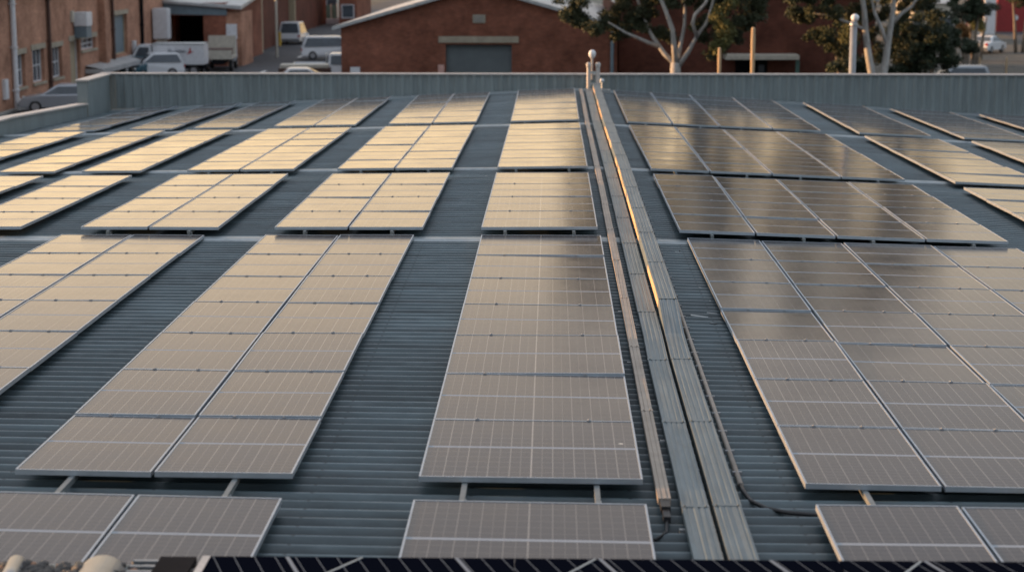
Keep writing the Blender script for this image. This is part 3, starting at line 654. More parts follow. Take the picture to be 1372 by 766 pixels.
wpipe(11, 17, .14, 'white'); wpipe(61, 65, .10, 'rust'); wpipe(148, 151, .10, 'rust'); wpipe(186, 190, .12, 'dark')
m = MB(); Y = wy(135); m.box(WX+.002, WX+.42, Y-.45, Y+.45, 0, TOPZ-.3); m.build('buttress', MT['brickL'], lb)
t = thing('air_conditioner', 'white boxy air conditioner bracketed high on the orange brick wall', 'air conditioner', (WX, wy(102), wz(102, 27)))
m = MB(); m.box(.02, .8, -.55, .75, -.35, .45); m.build('casing', MT['white'], t, bevel=.03)
m = MB(); m.box(.05, .75, -.5, .7, -1.0, -.36); m.build('bracket', MT['bluegrey'], t)
m = MB(); m.box(0, .15, -1.15, -.75, -.1, .55); m.build('switch_box', MT['cream'], t)
for px, py, s, lab in ((2, 120, .5, 'white meter box on the orange brick wall at far left'), (178, 64, .45, 'small white box on the brick wall beside the tall door')):
    m = MB(); Y = wy(px); z = wz(px, py); m.box(WX+.001, WX+.16, Y-.3, Y+.3, z-s, z+s); m.box(WX+.16, WX+.175, Y-.25, Y+.25, z-s+.05, z+s-.05); nm(m.build('meter_box', MT['white'], bevel=.01), lab, 'meter box')
# tall white duct hanging where wall meets shed
t = thing('white_duct', 'tall white duct on the wall left of the shed opening', 'duct', (WX, wy(205), 0)); zt, zb = wz(207, 11), wz(207, 52)
m = MB(); m.box(.1, 1.15, -.5, .6, zb, zt); m.build('casing', MT['white'], t, bevel=.05)
m = MB(); m.box(.3, .9, -.3, .4, zb-1.2, zb); m.build('outlet', MT['cream'], t)
# lean-to awning over the side entry
t = thing('lean_to', 'pale flat-roofed lean-to with white posts against the orange wall', 'shelter'); a_, b_ = wy(112), wy(176); z = wz(150, 84)
m = MB(); m.add([(WX+.02, a_, z+.22), (WX+.02, b_, z+.22), (WX+1.15, b_, z), (WX+1.15, a_, z)], [(0,1,2,3)]); m.add([(WX+.02, a_, z+.14), (WX+.02, b_, z+.14), (WX+1.15, b_, z-.08), (WX+1.15, a_, z-.08)], [(3,2,1,0)])
m.box(WX+1.15, WX+1.155, a_, b_, z-.25, z+.03); m.box(WX+.02, WX+1.15, a_-.05, a_, z-.25, z+.02); m.build('roof', MT['sheet'], t)
m = MB(); m.box(WX+.02, WX+.9, a_+.5, b_-3, 0, z-.9); m.build('screen', MT['cream'], t)
for yy in (a_+.1, (a_+b_)/2, b_-.1): m = MB(); m.box(WX+1.0, WX+1.12, yy-.06, yy+.06, 0, z-.08); m.build('post', MT['white'], t)

# ---------------------------------------------------------------- shed at the end of the left wall
SY = 131.0
t = thing('brick_shed', 'brick shed with blue-grey fascia and wide dark opening beyond the white truck', 'building')
x0, x1, x2, x3 = at(213,50,SY).x, at(222,50,SY).x, at(273,50,SY).x, at(303,50,SY).x; zt = at(250,4,SY).z; zo = at(250,21,SY).z
m = MB(); m.box(x0, x1, SY, SY+.35, 0, zt); m.box(x2, x3, SY, SY+.35, 0, zt); m.box(x1, x2, SY, SY+.35, zo, zt); m.box(x0, x0+.3, SY+.36, SY+16, 0, zt); m.box(x3-.3, x3, SY+.36, SY+16, 0, zt); m.box(x0, x3, SY+16, SY+16.3, 0, zt); m.build('wall', MT['brickC'], t)
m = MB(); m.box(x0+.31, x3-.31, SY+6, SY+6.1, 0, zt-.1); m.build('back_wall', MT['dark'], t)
m = MB(); m.add([(x0-.3, SY-.06, at(213,3,SY).z), (x3+.1, SY-.06, at(303,13,SY).z), (x3+.1, SY-.06, at(303,21,SY).z), (x0-.3, SY-.06, at(213,19,SY).z)], [(0,1,2,3)]); m.add([(x0-.3, SY-.01, at(213,3,SY).z), (x3+.1, SY-.01, at(303,13,SY).z), (x3+.1, SY-.01, at(303,21,SY).z), (x0-.3, SY-.01, at(213,19,SY).z)], [(3,2,1,0),(0,1,5-1+1,4)][:1]); m.build('fascia', MT['bluegrey'], t)
m = MB(); xr = at(324,10,SY).x; m.add([(x0-.4, SY-.3, at(213,2,SY).z+.1), (xr, SY-.3, at(324,10,SY).z+.1), (xr, SY+16.5, zt+1.1), (x0-.4, SY+16.5, zt+1.5), (x0-.4, SY-.3, at(213,2,SY).z-.05), (xr, SY-.3, at(324,10,SY).z-.15), (xr, SY+16.5, zt+.9), (x0-.4, SY+16.5, zt+1.3)], [(0,1,2,3),(7,6,5,4),(0,4,5,1),(1,5,6,2),(2,6,7,3),(3,7,4,0)]); m.build('roof', MT['sheet'], t)
m = MB(); m.box(x3+.01, xr-.1, SY+.1, SY+5, 0, at(315,13,SY).z-.2); m.build('pier', MT['brickL'], t)
m = MB(); p = at(307,43,SY); m.box(p.x-.35, p.x+.55, SY+.05, SY+.099, p.z-.5, p.z+.55); m.build('notice', MT['white'], t)
# ---- second street building, pale posts
BY = 150.0
t = thing('street_building', 'dark brick street building with pale posts behind the shed', 'building')
xa, xb = at(325,50,BY).x, at(397,50,BY+28).x
m = MB(); m.box(xa-16, at(347,50,BY).x, BY, BY+.4, 0, 6); m.box(xa-16, xa-.5, BY+.4, BY+60, 0, 5.8); m.add([(at(347,50,BY).x, BY, 0), (xb, BY+28, 0), (xb, BY+28, 6), (at(347,50,BY).x, BY, 6)], [(0,1,2,3)]); m.box(xa-16, xb, BY+28, BY+28.4, 0, 6); m.build('wall', MT['brickD'], t)
m = MB(); m.box(xa-16.5, at(352,50,BY).x, BY-.3, BY+29, 6.01, 6.3); m.build('roof', MT['sheet'], t)
for px, yy in ((349, BY-.5),):
    p = at(px, 70, yy); m = MB(); m.box(p.x-.22, p.x+.22, yy-.2, yy+.2, 0, 6); m.build('post', MT['beige'], t)
m = MB(); p = at(385, 20, 172); m.box(p.x-1.0, p.x+.7, 172, 172.5, 0, 6); m.build('pier', MT['beige'], t)
p = ground(373, 77); m = MB(); m.lathe([(.10,0),(.10,7),(.04,7.05)], (p.x-.1, p.y, 0), 10); m.box(p.x-.6, p.x+.5, p.y-.1, p.y+.1, 6.2, 6.4)
nm(m.build('street_pole', MT['cream']), 'pale street pole with crossarm beside the dark brick building', 'pole')
p = ground(375, 62); m = MB(); m.lathe([(.13,0),(.13,1.1),(.10,1.2),(.02,1.22)], (p.x, p.y, 0), 12)
nm(m.build('bollard', MT['yellow']), 'yellow bollard at the foot of the pale street pole', 'bollard')
p = ground(328, 77); t = thing('waste_bin', 'tall white bin with teal lid on the pavement by the shed', 'bin', (p.x, p.y, 0))
m = MB(); m.add([(-.4,-.4,.12),(.4,-.4,.12),(.4,.4,.12),(-.4,.4,.12),(-.5,-.5,1.6),(.5,-.5,1.6),(.5,.5,1.6),(-.5,.5,1.6)], [(0,1,2,3),(7,6,5,4),(0,4,5,1),(1,5,6,2),(2,6,7,3),(3,7,4,0)]); m.build('body', MT['white'], t, bevel=.03)
m = MB(); m.box(-.54,.54,-.54,.54,1.601,1.75); m.box(-.3,.3,-.3,.3,1.751,1.95); m.build('lid', MT['bluegrey'], t, bevel=.03)
for s in (-1, 1): m = MB(); m.lathe([(.12,-.04),(.12,.04)], (s*.38, -.3, .12), 10, axis='x'); m.build('wheel', MT['tyre'], t)

# ---------------------------------------------------------------- central gabled brick building
CY = 100.0
def ax(px): return at(px, 60, CY).x
def azz(py): return at(640, py, CY).z
t = thing('gabled_brick_building', 'red brick gabled workshop with grey roller door facing the roof', 'building')
xa, xb, xm = ax(457), ax(827), ax(642); ze, zp = azz(38), azz(-15); dx0, dx1, dz = ax(597), ax(685.5), azz(60)
m = MB(); 
m.add([(xa,CY,0),(dx0,CY,0),(dx0,CY,dz),(dx1,CY,dz),(dx1,CY,0),(xb,CY,0),(xb,CY,ze),(xm,CY,zp),(xa,CY,ze)], [(0,1,2,8),(2,3,7,8),(3,4,5,6),(3,6,7)])
m.box(dx0-.001, dx0, CY, CY+.4, 0, dz); m.box(dx1, dx1+.001, CY, CY+.4, 0, dz)
m.add([(xa,CY,0),(xa,CY+38,0),(xa,CY+38,ze),(xa,CY,ze),(xb,CY,0),(xb,CY+38,0),(xb,CY+38,ze),(xb,CY,ze),(xm,CY+38,zp)], [(0,1,2,3),(7,6,5,4),(1,5,6,8,2)]); m.build('wall', MT['brickC'], t)
m = MB()
for s, xe in ((-1, xa), (1, xb)):
    ox = xe+s*.45; oz = ze-.45*(zp-ze)/(xm-xa)
    m.add([(ox, CY-.35, oz+.02), (xm, CY-.35, zp+.02), (xm, CY+38.3, zp+.02), (ox, CY+38.3, oz+.02), (ox, CY-.35, oz+.2), (xm, CY-.35, zp+.2), (xm, CY+38.3, zp+.2), (ox, CY+38.3, oz+.2)], [(0,1,2,3),(7,6,5,4),(0,4,5,1),(1,5,6,2),(2,6,7,3),(3,7,4,0)])
m.build('roof', MT['sheet'], t)
d = MB(); n = 26
pts = []
for i in range(n+1):
    z = dz*i/n; pts += [(z, 0), (z+dz/n*.5, -.025)]
for z, o_ in pts[:-1]: d.v += [(dx0, CY+.25+o_, min(z, dz)), (dx1, CY+.25+o_, min(z, dz))]
for i in range(len(pts)-2): d.f.append((2*i, 2*i+1, 2*i+3, 2*i+2)); d.m.append(0)
d.build('roller_door', MT['shutter'], t)
m = MB(); m.box(ax(587.5), ax(695), CY-.06, CY-.001, azz(57.5), azz(49)); m.build('lintel', MT['conc'], t)
v = MB(); v.box(ax(633.5), ax(650.5), CY-.05, CY-.001, azz(31), azz(20)); v_ = v.build('vent', MT['conc'], t)
v = MB(); [v.box(ax(635), ax(649), CY-.062, CY-.051, azz(29.5-q*2.4), azz(28.6-q*2.4)) for q in range(4)]; v.build('louvre', MT['clamp'], v_)
v = MB(); [v.box(xb-.02+q*0, xb+.0, CY+2+q*6, CY+2.5+q*6, 1, 1.4) for q in range(2)]
for px, py0, py1, wpx, mt_, lab in ((591, 87, 98.5, 8, 'pink', 'faded pink sign on the brick left of the roller door'), (476, 90, 99, 13, 'white', 'small white notice board near the left corner of the gabled building')):
    m = MB(); p = at(px, (py0+py1)/2, CY); hw = wpx/24.5/2; hz = (py1-py0)/24.9/2; m.box(p.x-hw, p.x+hw, CY-.05, CY-.012, p.z-hz-.2, p.z+hz); m.box(p.x-hw*.8, p.x-hw*.1, CY-.056, CY-.051, p.z-.1, p.z+.0); nm(m.build('wall_sign', MT[mt_]), lab, 'sign')
# downpipe between the two brick fronts
m = MB(); p = at(820, 75, CY-.15); m.tube([(p.x, p.y, .05), (p.x, p.y, ze-.1)], .09, 10); m.box(p.x-.14, p.x+.14, p.y-.12, p.y+.12, ze-.1, ze+.12); m.build('downpipe', MT['bluegrey'], t)
# right-hand brick building behind the trees
t = thing('brick_building', 'dark brick building behind the gum trees with a pale awning', 'building'); ey = 103.0
xa2, xb2 = at(829,60,ey).x, at(1172,60,ey).x; xm2 = (xa2+xb2)/2; zz2 = 5.3
m = MB(); m.add([(xa2,ey,0),(xb2,ey,0),(xb2,ey,zz2),(xm2,ey,zz2+2.3),(xa2,ey,zz2),(xa2,ey+34,0),(xb2,ey+34,0),(xb2,ey+34,zz2),(xm2,ey+34,zz2+2.3),(xa2,ey+34,zz2)], [(0,1,2,3,4),(9,8,7,6,5),(1,6,7,2),(0,4,9,5)]); m.build('wall', MT['brickD'], t)
m = MB()
for s, xe in ((-1, xa2), (1, xb2)):
    ox = xe+s*.3
    m.add([(ox, ey-.4, zz2-.05), (xm2, ey-.4, zz2+2.32), (xm2, ey+34.3, zz2+2.32), (ox, ey+34.3, zz2-.05), (ox, ey-.4, zz2+.13), (xm2, ey-.4, zz2+2.5), (xm2, ey+34.3, zz2+2.5), (ox, ey+34.3, zz2+.13)], [(0,1,2,3),(7,6,5,4),(0,4,5,1),(1,5,6,2),(2,6,7,3),(3,7,4,0)])
m.build('roof', MT['sheet'], t)
aw = at(1022, 77, ey-1.5); m = MB(); m.box(at(972,77,ey-1.5).x, at(1071,77,ey-1.5).x, ey-1.6, ey-.01, aw.z-.14, aw.z+.12); m.build('awning', MT['cream'], t, bevel=.02)
m = MB(); m.box(at(985,90,ey).x, at(1028,90,ey).x, ey-.04, ey-.002, 0, aw.z-.2); dd = m.build('door', MT['dark'], t)
m = MB(); p = at(1068.5, 90, ey-1.4); m.box(p.x-.1, p.x+.1, p.y-.1, p.y+.1, 0, aw.z-.15); m.build('post', MT['greenf'], t)
m = MB(); m.box(at(1016,90,ey).x, at(1024,90,ey).x, ey-.06, ey-.041, .3, aw.z-.5); m.build('door_glass', MT['pane'], t)

# ---------------------------------------------------------------- vehicles
def wheel(par, x, y, r, w):
    root = MB(); s = 1 if y > 0 else -1
    root.lathe([(r*.6, -w/2), (r*.93, -w/2), (r, -w*.35), (r, w*.35), (r*.93, w/2), (r*.6, w/2)], (0,0,0), 20, axis='y')
    o = root.build('wheel', MT['tyre'], par, smooth=False); o.location = (x, y, r)
    k = MB(); k.lathe([(r*.58, -w*.5-.005), (r*.58, w*.5+.005)], (0,0,0), 16, axis='y')
    k.build('rim', MT['rim'], o)
def car(label, loc, rz, paint, style='sedan', L=4.5, W=1.78, H=1.45, name='parked_car', cat='car', group='cars parked behind the roof'):
    t = thing(name, label, cat, loc, rz, group); h = H; x = L/2; g = .20
    if style == 'sedan': prof = [(-x,.45),(-x+.05,.85),(-x+.75,.95),(-x+1.35,h),(x-1.95,h),(x-1.15,.92),(x-.2,.78),(x,.55),(x-.02,.28),(-x+.05,.28)]; gl = [(-x+.95,.97),(-x+1.42,h-.08),(x-2.0,h-.08),(x-1.3,.95)]
    elif style == 'wagon': prof = [(-x,.45),(-x+.02,.95),(-x+.35,h),(x-1.95,h),(x-1.15,.98),(x-.2,.85),(x,.6),(x-.02,.28),(-x+.05,.28)]; gl = [(-x+.22,1.0),(-x+.48,h-.1),(x-2.0,h-.1),(x-1.3,1.0)]
    elif style == 'van': prof = [(-x,.4),(-x+.02,h-.1),(-x+.12,h),(x-1.25,h),(x-.55,1.1),(x-.05,.85),(x,.4),(x-.05,.28),(-x+.05,.28)]; gl = [(x-1.95,1.15),(x-1.95,h-.18),(x-1.3,h-.18),(x-.72,1.15)]
    else: prof = [(x-2.6,.5),(x-2.6,.98),(x-2.5,h-.05),(x-2.4,h),(x-1.55,h),(x-1.05,1.0),(x-.15,.9),(x,.6),(x-.05,.3),(x-2.6,.3)]; gl = [(x-2.42,1.02),(x-2.38,h-.12),(x-1.6,h-.12),(x-1.18,1.02)]
    n = len(prof); m = MB(); hw = W/2
    def wof(z): return hw*(1 if z < .95 else 1-.16*(z-.95)/(h-.95)*1.2)
    for s in (-1, 1): m.v += [(p[0], s*wof(p[1]), p[1]) for p in prof]
    m.f = [tuple(range(n)), tuple(range(2*n-1, n-1, -1))]+[(i, n+i, n+(i+1)%n, (i+1)%n) for i in range(n)]; m.m = [0]*len(m.f)
    m.build('body', MT[paint], t, bevel=.05)
    for s in (-1, 1):
        gmb = MB(); gmb.add([(p[0], s*(wof(p[1])+.012), p[1]) for p in gl], [(0,1,2,3)]); gmb.build('side_window', MT['pane'], t)
    a, b = gl[2], gl[3]; dxn = Vector((b[1]-a[1], 0, -(b[0]-a[0]))).normalized(); dxn = dxn if dxn.x > 0 else -dxn
    ws = MB(); ws.add([(p[0]+.22, s*(wof(p[1])-.12), p[1]+.03) for p, s in ((a,-1),(a,1),(b,1),(b,-1))], [(0,1,2,3)]); ws.build('windscreen', MT['pane'], t)
    if style in ('sedan', 'wagon', 'van'):
        a, b = (gl[0], gl[1]) if style != 'van' else ((-x,1.15),(-x,h-.2)); rs = MB(); rs.add([(p[0]-.2 if style != 'van' else -x-.012, s*(wof(p[1])-.14), p[1]+.02) for p, s in ((a,-1),(a,1),(b,1),(b,-1))], [(0,1,2,3)]); rs.build('rear_window', MT['pane'], t)
    for s in (-1, 1):
        hl = MB(); hl.box(x-.10, x+.012, s*hw*.78-.16, s*hw*.78+.16, .62, .76); hl.build('headlight', MT['lampw'], t)
        tl = MB(); xt = -x if style != 'ute' else -x; tl.box(xt-.012, xt+.06, s*hw*.85-.10, s*hw*.85+.10, .66, .86); tl.build('tail_light', MT['lampr'], t)
    bm_ = MB(); bm_.box(x-.03, x+.05, -hw*.92, hw*.92, .32, .5); bm_.box(-x-.05, -x+.03, -hw*.92, hw*.92, .34, .52); bm_.build('bumper', MT['carg'], t)
    if style == 'ute':
        tb = MB(); tb.box(-x, x-2.65, -hw, hw, .62, .74); tb.box(-x, x-2.65, -hw, -hw+.05, .74, 1.08); tb.box(-x, x-2.65, hw-.05, hw, .74, 1.08); tb.box(-x, -x+.05, -hw+.05, hw-.05, .74, 1.08); tb.box(-x+.1, x-2.7, -.4, .4, .3, .62); tb.build('tray_bed', MT[paint], t)
        hb = MB(); hb.box(x-2.72, x-2.66, -hw+.05, hw-.05, .74, h-.02); hb.build('headboard', MT['galv'], t)
    for sx in (x-.85, -x+.85):
        for s in (-1, 1): wheel(t, sx, s*(hw-.10), .33, .22)
    return t
def gp(px, zc_y, Y): p = at(px, zc_y, Y); return (p.x, Y, 0)
car('silver sedan parked against the orange brick wall behind the low parapet', gp(88, 130, 93), R(187), 'cars', H=1.42)
car('white utility truck parked nose toward us beside the box trailer', gp(203, 90, 119), R(205), 'carw', 'wagon', H=1.6, L=4.0)
car('dark teal car mostly hidden left of the white utility', gp(190, 95, 119), R(250), 'cart', 'sedan', H=1.35, L=4.2)
car('distant white four-wheel drive seen from behind in the lane', gp(394, 50, 164), R(88), 'carw', 'wagon', H=1.95, W=1.95, L=4.6)
car('white station wagon furthest back beside the gabled building', gp(447, 70, 140), R(8), 'carw', 'wagon', H=1.75, L=4.9, W=1.9)
car('white tray-back utility by the corner of the gabled building', gp(444, 90, 117), R(5), 'carw', 'ute', H=1.7, L=4.8)
car('white sedan roof peeping over the back parapet', gp(407, 95, 106.5), R(8), 'carw', 'sedan', H=1.42, L=4.4)
# truck with white box body
def boxtruck():
    p = at(244, 80, 121); t = thing('box_truck', 'small truck with white box body and faint dark lettering', 'truck', (p.x, 121, 0), R(182)); zt = at(244, 59, 121).z
    m = MB(); m.box(-1.6, 1.75, -1.0, 1.0, .75, zt); m.build('box_body', MT['white'], t, bevel=.04)
    m = MB(); m.box(-1.6, 1.78, -1.02, 1.02, zt+.001, zt+.06); m.build('roof_rail', MT['galv'], t)
    m = MB(); m.box(-1.7, 3.2, -.8, .8, .5, .74); m.build('chassis', MT['dark'], t)
    m = MB(); m.prism([(1.85,.5),(1.85,2.05),(2.7,2.05),(3.2,1.2),(3.3,.5)], -.95, .95); cab = m.build('cab', MT['carw'], t, bevel=.05)
    m = MB(); m.add([(2.0,.965,1.25),(2.0,.965,1.9),(2.62,.965,1.9),(2.98,.965,1.25)], [(0,1,2,3)]); m.add([(2.78,-.8,1.98),(2.78,.8,1.98),(3.26,.8,1.25),(3.26,-.8,1.25)], [(0,1,2,3)]); m.build('window', MT['pane'], cab)
    for sx in (-.9, 2.5):
        for s in (-1, 1): wheel(t, sx, s*.85, .36, .24)
    m = MB(); r_ = random.Random(2); yb = 1.004+.001
    x = .75
    for i in range(9):
        h = r_.uniform(.10, .26); m.tube([(x, yb, 1.55), (x-.04, yb, 1.55+h), (x-.10, yb, 1.56), (x-.16, yb, 1.55+h*.5)], .028, 5); x -= .13
    m.build('lettering', MT['ink'], t)
    m = MB(); m.add([(-.75,yb+.004,1.5),(-.45,yb+.004,1.42),(-.62,yb+.004,1.62),(-.72,yb+.004,1.95),(-.78,yb+.004,1.6),(-.98,yb+.004,1.66)], [(0,1,2,3,4,5)]); m.build('emblem', MT['redink'], t)
boxtruck()
p = at(296, 70, 127); t = thing('flatbed_truck', 'pale flatbed truck standing between the box truck and shed pier', 'truck', (p.x, 127, 0), R(95))
m = MB(); m.box(-2.4, 1.2, -.95, .95, .85, 1.0); m.box(-2.4, -2.3, -.95, .95, 1.0, 1.45); m.box(1.1, 1.2, -.95, .95, 1.0, 2.3); m.build('bed', MT['cream'], t)
m = MB(); m.prism([(1.3,.5),(1.3,2.1),(2.2,2.1),(2.7,1.2),(2.75,.5)], -.9, .9); m.build('cab', MT['carw'], t, bevel=.05)
m = MB(); m.box(-2.0, .4, -.8, .8, 1.0, 1.5); m.build('load', MT['rust'], t)
m = MB(); m.box(-2.4, 2.6, -.4, .4, .5, .84); m.build('chassis', MT['dark'], t)
for sx in (-1.6, 1.9):
    for s in (-1, 1): wheel(t, sx, s*.82, .38, .25)
# brown trailer load beside the white cars
p = at(415, 90, 114); t = thing('trailer', 'low brown loaded trailer behind the white sedan', 'trailer', (p.x, 114, 0), R(5))
m = MB(); m.box(-1.9, 1.3, -.8, .8, .6, .95); m.build('body', MT['rust'], t, bevel=.02)
m = MB(); m.box(-1.8, 1.2, -.7, .7, .951, 1.18); m.build('load', MT['cream'], t, bevel=.04)
for s in (-1, 1): wheel(t, -.3, s*.92, .32, .2)
car('dark-windowed pale utility behind the wire fence at right', gp(1277, 85, 104), R(180), 'cars', 'wagon', H=1.75, L=1.9+2.3)
car('white hatchback turning on the side road at far right', gp(1322, 66, 150), R(55), 'carw', 'sedan', H=1.4, L=4.0)

# ---------------------------------------------------------------- end of the lane
def boxb(name, label, x0, x1, y0, y1, h, wall, roofm, cat='building', win=0, gable=True):
    t = thing(name, label, cat); m = MB(); m.box(x0, x1, y0, y1, 0, h); m.build('wall', MT[wall], t)
    m = MB(); xm = (x0+x1)/2; rh = min(2.6, (x1-x0)*.22)
    if gable:
        m.add([(x0-.3,y0-.3,h-.05),(x1+.3,y0-.3,h-.05),(x1+.3,y1+.3,h-.05),(x0-.3,y1+.3,h-.05),(x0-.3,(y0+y1)/2,h+rh),(x1+.3,(y0+y1)/2,h+rh)], [(0,1,5,4),(2,3,4,5),(1,2,5),(3,0,4),(3,2,1,0)])
    else: m.box(x0-.3, x1+.3, y0-.3, y1+.3, h+.002, h+.3)
    m.build('roof', MT[roofm], t)
    for i in range(win):
        xx = x0+(i+.5)*(x1-x0)/win; wm = MB(); wm.box(xx-.6, xx+.6, y0-.03, y0-.002, 1, 2.3); w_ = wm.build('window', MT['pane'], t)
        fm_ = MB(); fm_.box(xx-.7, xx+.7, y0-.05, y0-.031, 2.301, 2.4); fm_.box(xx-.7, xx+.7, y0-.08, y0-.031, .9, .999); fm_.box(xx-.7, xx-.601, y0-.05, y0-.031, 1, 2.3); fm_.box(xx+.601, xx+.7, y0-.05, y0-.031, 1, 2.3); fm_.build('frame', MT['white'], w_)
    return t
q = ground(400, 32); q2 = ground(452, 32)
m = MB(); m.box(q.x, q2.x+1, q.y, q.y+.25, 0, .55); nm(m.build('low_wall', MT['white']), 'low white wall across the end of the lane', 'wall')
q = ground(420, 29); q2 = ground(452, 29); t = thing('mesh_fence', 'green mesh-covered fence at the end of the lane', 'fence')
m = MB(); m.box(q.x, q2.x, q.y, q.y+.06, .1, 1.9); m.build('mesh', MT['greenf'], t)
for i in range(5): m = MB(); xx = q.x+(q2.x-q.x)*i/4; m.lathe([(.05,0),(.05,2.0)], (xx, q.y-.06, 0), 8); m.build('post', MT['galv'], t)
yy = ground(400, 27).y
boxb('far_building', 'dark building with open doorway at the end of the lane', at(396,10,yy).x-14, at(421,10,yy).x, yy, yy+12, 6.5, 'brickD', 'sheet', win=2)
boxb('far_building', 'pale flat building behind the green mesh fence', at(423,10,yy+8).x, at(452,10,yy+8).x, yy+8, yy+20, 5.2, 'cream', 'sheet', win=2, gable=False)
boxb('far_building', 'red brick building just left of the gable roof, far back', at(454,10,yy-20).x, at(478,10,yy-20).x, yy-20, yy-4, 4.6, 'brickC', 'sheet', win=1)
boxb('far_building', 'long pale shed far behind the gabled building', -2, 26, 190, 210, 4.2, 'cream', 'sheet', win=6)
boxb('far_building', 'pale house behind the dark shrubs at right', at(1225,10,165).x, at(1278,10,165).x, 165, 176, 3.6, 'cream', 'sheet', win=3)
# red building and posts at the far right
ry = ground(1340, 43).y
t = boxb('red_building', 'bright red painted building at the far right corner', at(1336,20,ry).x, at(1336,20,ry).x+18, ry, ry+14, 6, 'red', 'sheet', win=0)
m = MB(); p = at(1361, 24, ry); m.lathe([(.25,-.06),(.25,.0)], (p.x, ry-.002, p.z), 14, axis='y'); m.build('wall_lamp', MT['white'], t)
for i, px in enumerate((1322.5, 1330)):
    p = at(px, 36, ry-6); m = MB(); m.box(p.x-.35+.15*i, p.x+.35-.15*i, ry-6.2, ry-5.8, 0, 6.5); nm(m.build('white_column', MT['white']), ['white column further from the red building', 'thinner white column touching the red building edge'][i], 'column')
m = MB(); p = at(1320, 25, ry-3); m.box(p.x-1.6, p.x+1.0, ry-3, ry-.1, 2.3, 2.6); m.box(p.x-1.6,p.x-1.4,ry-3,ry-2.8,0,2.3); nm(m.build('canopy', MT['white']), 'pale entrance canopy beside the white columns', 'canopy')
# wire fence at lower right
fy = 108.0; t = thing('wire_fence', 'rusty wire mesh fence behind the parapet at lower right', 'fence'); xa_, xb_ = at(1240,90,fy).x, at(1420,90,fy).x
m = MB(); i = 0; x = xa_
while x < xb_: m.box(x-.012, x+.012, fy-.012, fy+.012, 0, 1.75); x += .16
for zz in (.3, .9, 1.4, 1.75): m.box(xa_, xb_, fy+.013, fy+.03, zz-.015, zz+.015)
m.build('mesh', MT['mesh'], t)
for i in range(6): m = MB(); xx = xa_+(xb_-xa_)*i/5; m.lathe([(.06,0),(.06,1.95),(.02,2.0)], (xx, fy-.08, 0), 8); m.build('post', MT['timber'], t)

# ---------------------------------------------------------------- posts standing behind the parapet
p = at(1143, 60, 57.5); zt = at(1143, 29, 57.5).z; t = thing('steel_post', 'thick galvanised post with white ball cap behind the back parapet', 'post', (p.x, 57.5, 0))
m = MB(); m.lathe([(.108, 0), (.108, zt)], (0,0,0), 20); m.build('shaft', MT['post'], t, smooth=True)
m = MB(); m.lathe([(.05,zt),(.10,zt+.03),(.13,zt+.10),(.12,zt+.17),(.06,zt+.22),(.02,zt+.23)], (.03,0,0), 18); m.build('ball_cap', MT['white'], t, smooth=True)
m = MB(); m.lathe([(.125, zt-.12), (.125, zt-.06)], (0,0,0), 20); m.build('collar', MT['galv'], t)
for px, y0, wpx, Y, lab in ((963.5, 64, 4.2, 74, 'shorter pale timber post in front of the awning, left one'), (1008, 37, 5.2, 72, 'taller pale timber post in front of the awning, right one')):
    p = at(px, 98, Y); z = at(px, y0, Y).z; r = wpx/2*Y/FPX; m = MB(); m.lathe([(r*1.05,0),(r,z*.6),(r*1.15,z-.5),(r*.95,z-.03),(r*.6,z)], (p.x, Y, 0), 10); nm(m.build('timber_post', MT['timber'], smooth=False), lab, 'post', 'timber posts behind the parapet')

# ---------------------------------------------------------------- trees
def leaves(m, c, rad, n, rr, size=.16, droop=.5, squash=.8):
    for _ in range(n):
        d = Vector((rr.gauss(0,1), rr.gauss(0,1), rr.gauss(0,1))).normalized()*(rr.random()**.45)
        p = Vector(c)+Vector((d.x*rad, d.y*rad, d.z*rad*squash-abs(d.x*d.y)*rad*.3))
        a = Vector((rr.gauss(0,1), rr.gauss(0,1), rr.gauss(0,.6)-droop*1.5)).normalized(); b = a.cross(Vector((rr.gauss(0,1), rr.gauss(0,1), rr.gauss(0,1)))).normalized()
        s = size*rr.uniform(.6, 1.5); w_ = s*.28
        m.add([p-b*w_*.4, p+a*s*.5-b*w_, p+a*s, p+a*s*.5+b*w_], [(0,1,2,3)])
def crown(parent, blobs, seed, mt='leaf', size=.2, dens=1, name='crown'):
    rr = random.Random(seed); m = MB()
    for x, y, z, r in blobs:
        k = max(4, int(r*r*7))
        for _ in range(k):
            d = Vector((rr.gauss(0,1), rr.gauss(0,1), rr.gauss(0,.8))); d = d.normalized()*(r*rr.random()**.4)
            leaves(m, (x+d.x, y+d.y, z+d.z), rr.uniform(.4,.85)*min(1.1, max(.5, r*.45)), int(260*dens), rr, size*.6)
    return m.build(name, MT[mt], parent)
TY = 84.0
def P(px, py, dy=0): v = at(px, py, TY+dy); return (v.x, v.y, v.z)
def PX(px, py, Y): v = at(px, py, Y); return (v.x, v.y, v.z)
t = thing('gum_tree', 'pale-trunked gum tree forking low in front of the dark brick building', 'tree')
b0 = P(905, 98); m = MB()
m.tube([(b0[0], TY, 0), P(905,98), P(905,84)], [.30,.25,.22], 10)
m.tube([P(905,87), P(890,72,.3), P(876,52,.5), P(868,38,.6), P(858,12,.8), P(846,-30,1), P(835,-90,1.5)], [0.131,0.115,0.098,0.082,0.074,0.057,0.033], 8)
m.tube([P(884,63,.4), P(868,57,.2), P(852,50,0), P(838,44,-.3), P(815,30,-.6)], [.11,.09,.08,.06,.03], 6)
m.tube([P(905,88), P(903,60,-.4), P(901,40,-.6), P(893,18,-.8), P(884,-5,-1), P(880,-60,-1), P(890,-130,-.5)], [0.139,0.123,0.107,0.090,0.074,0.057,0.033], 8)
m.tube([P(906,88), P(912,60,.5), P(917,35,.8), P(918,10,1), P(922,-40,1.2), P(915,-110,1)], [0.123,0.098,0.082,0.074,0.049,0.025], 8)
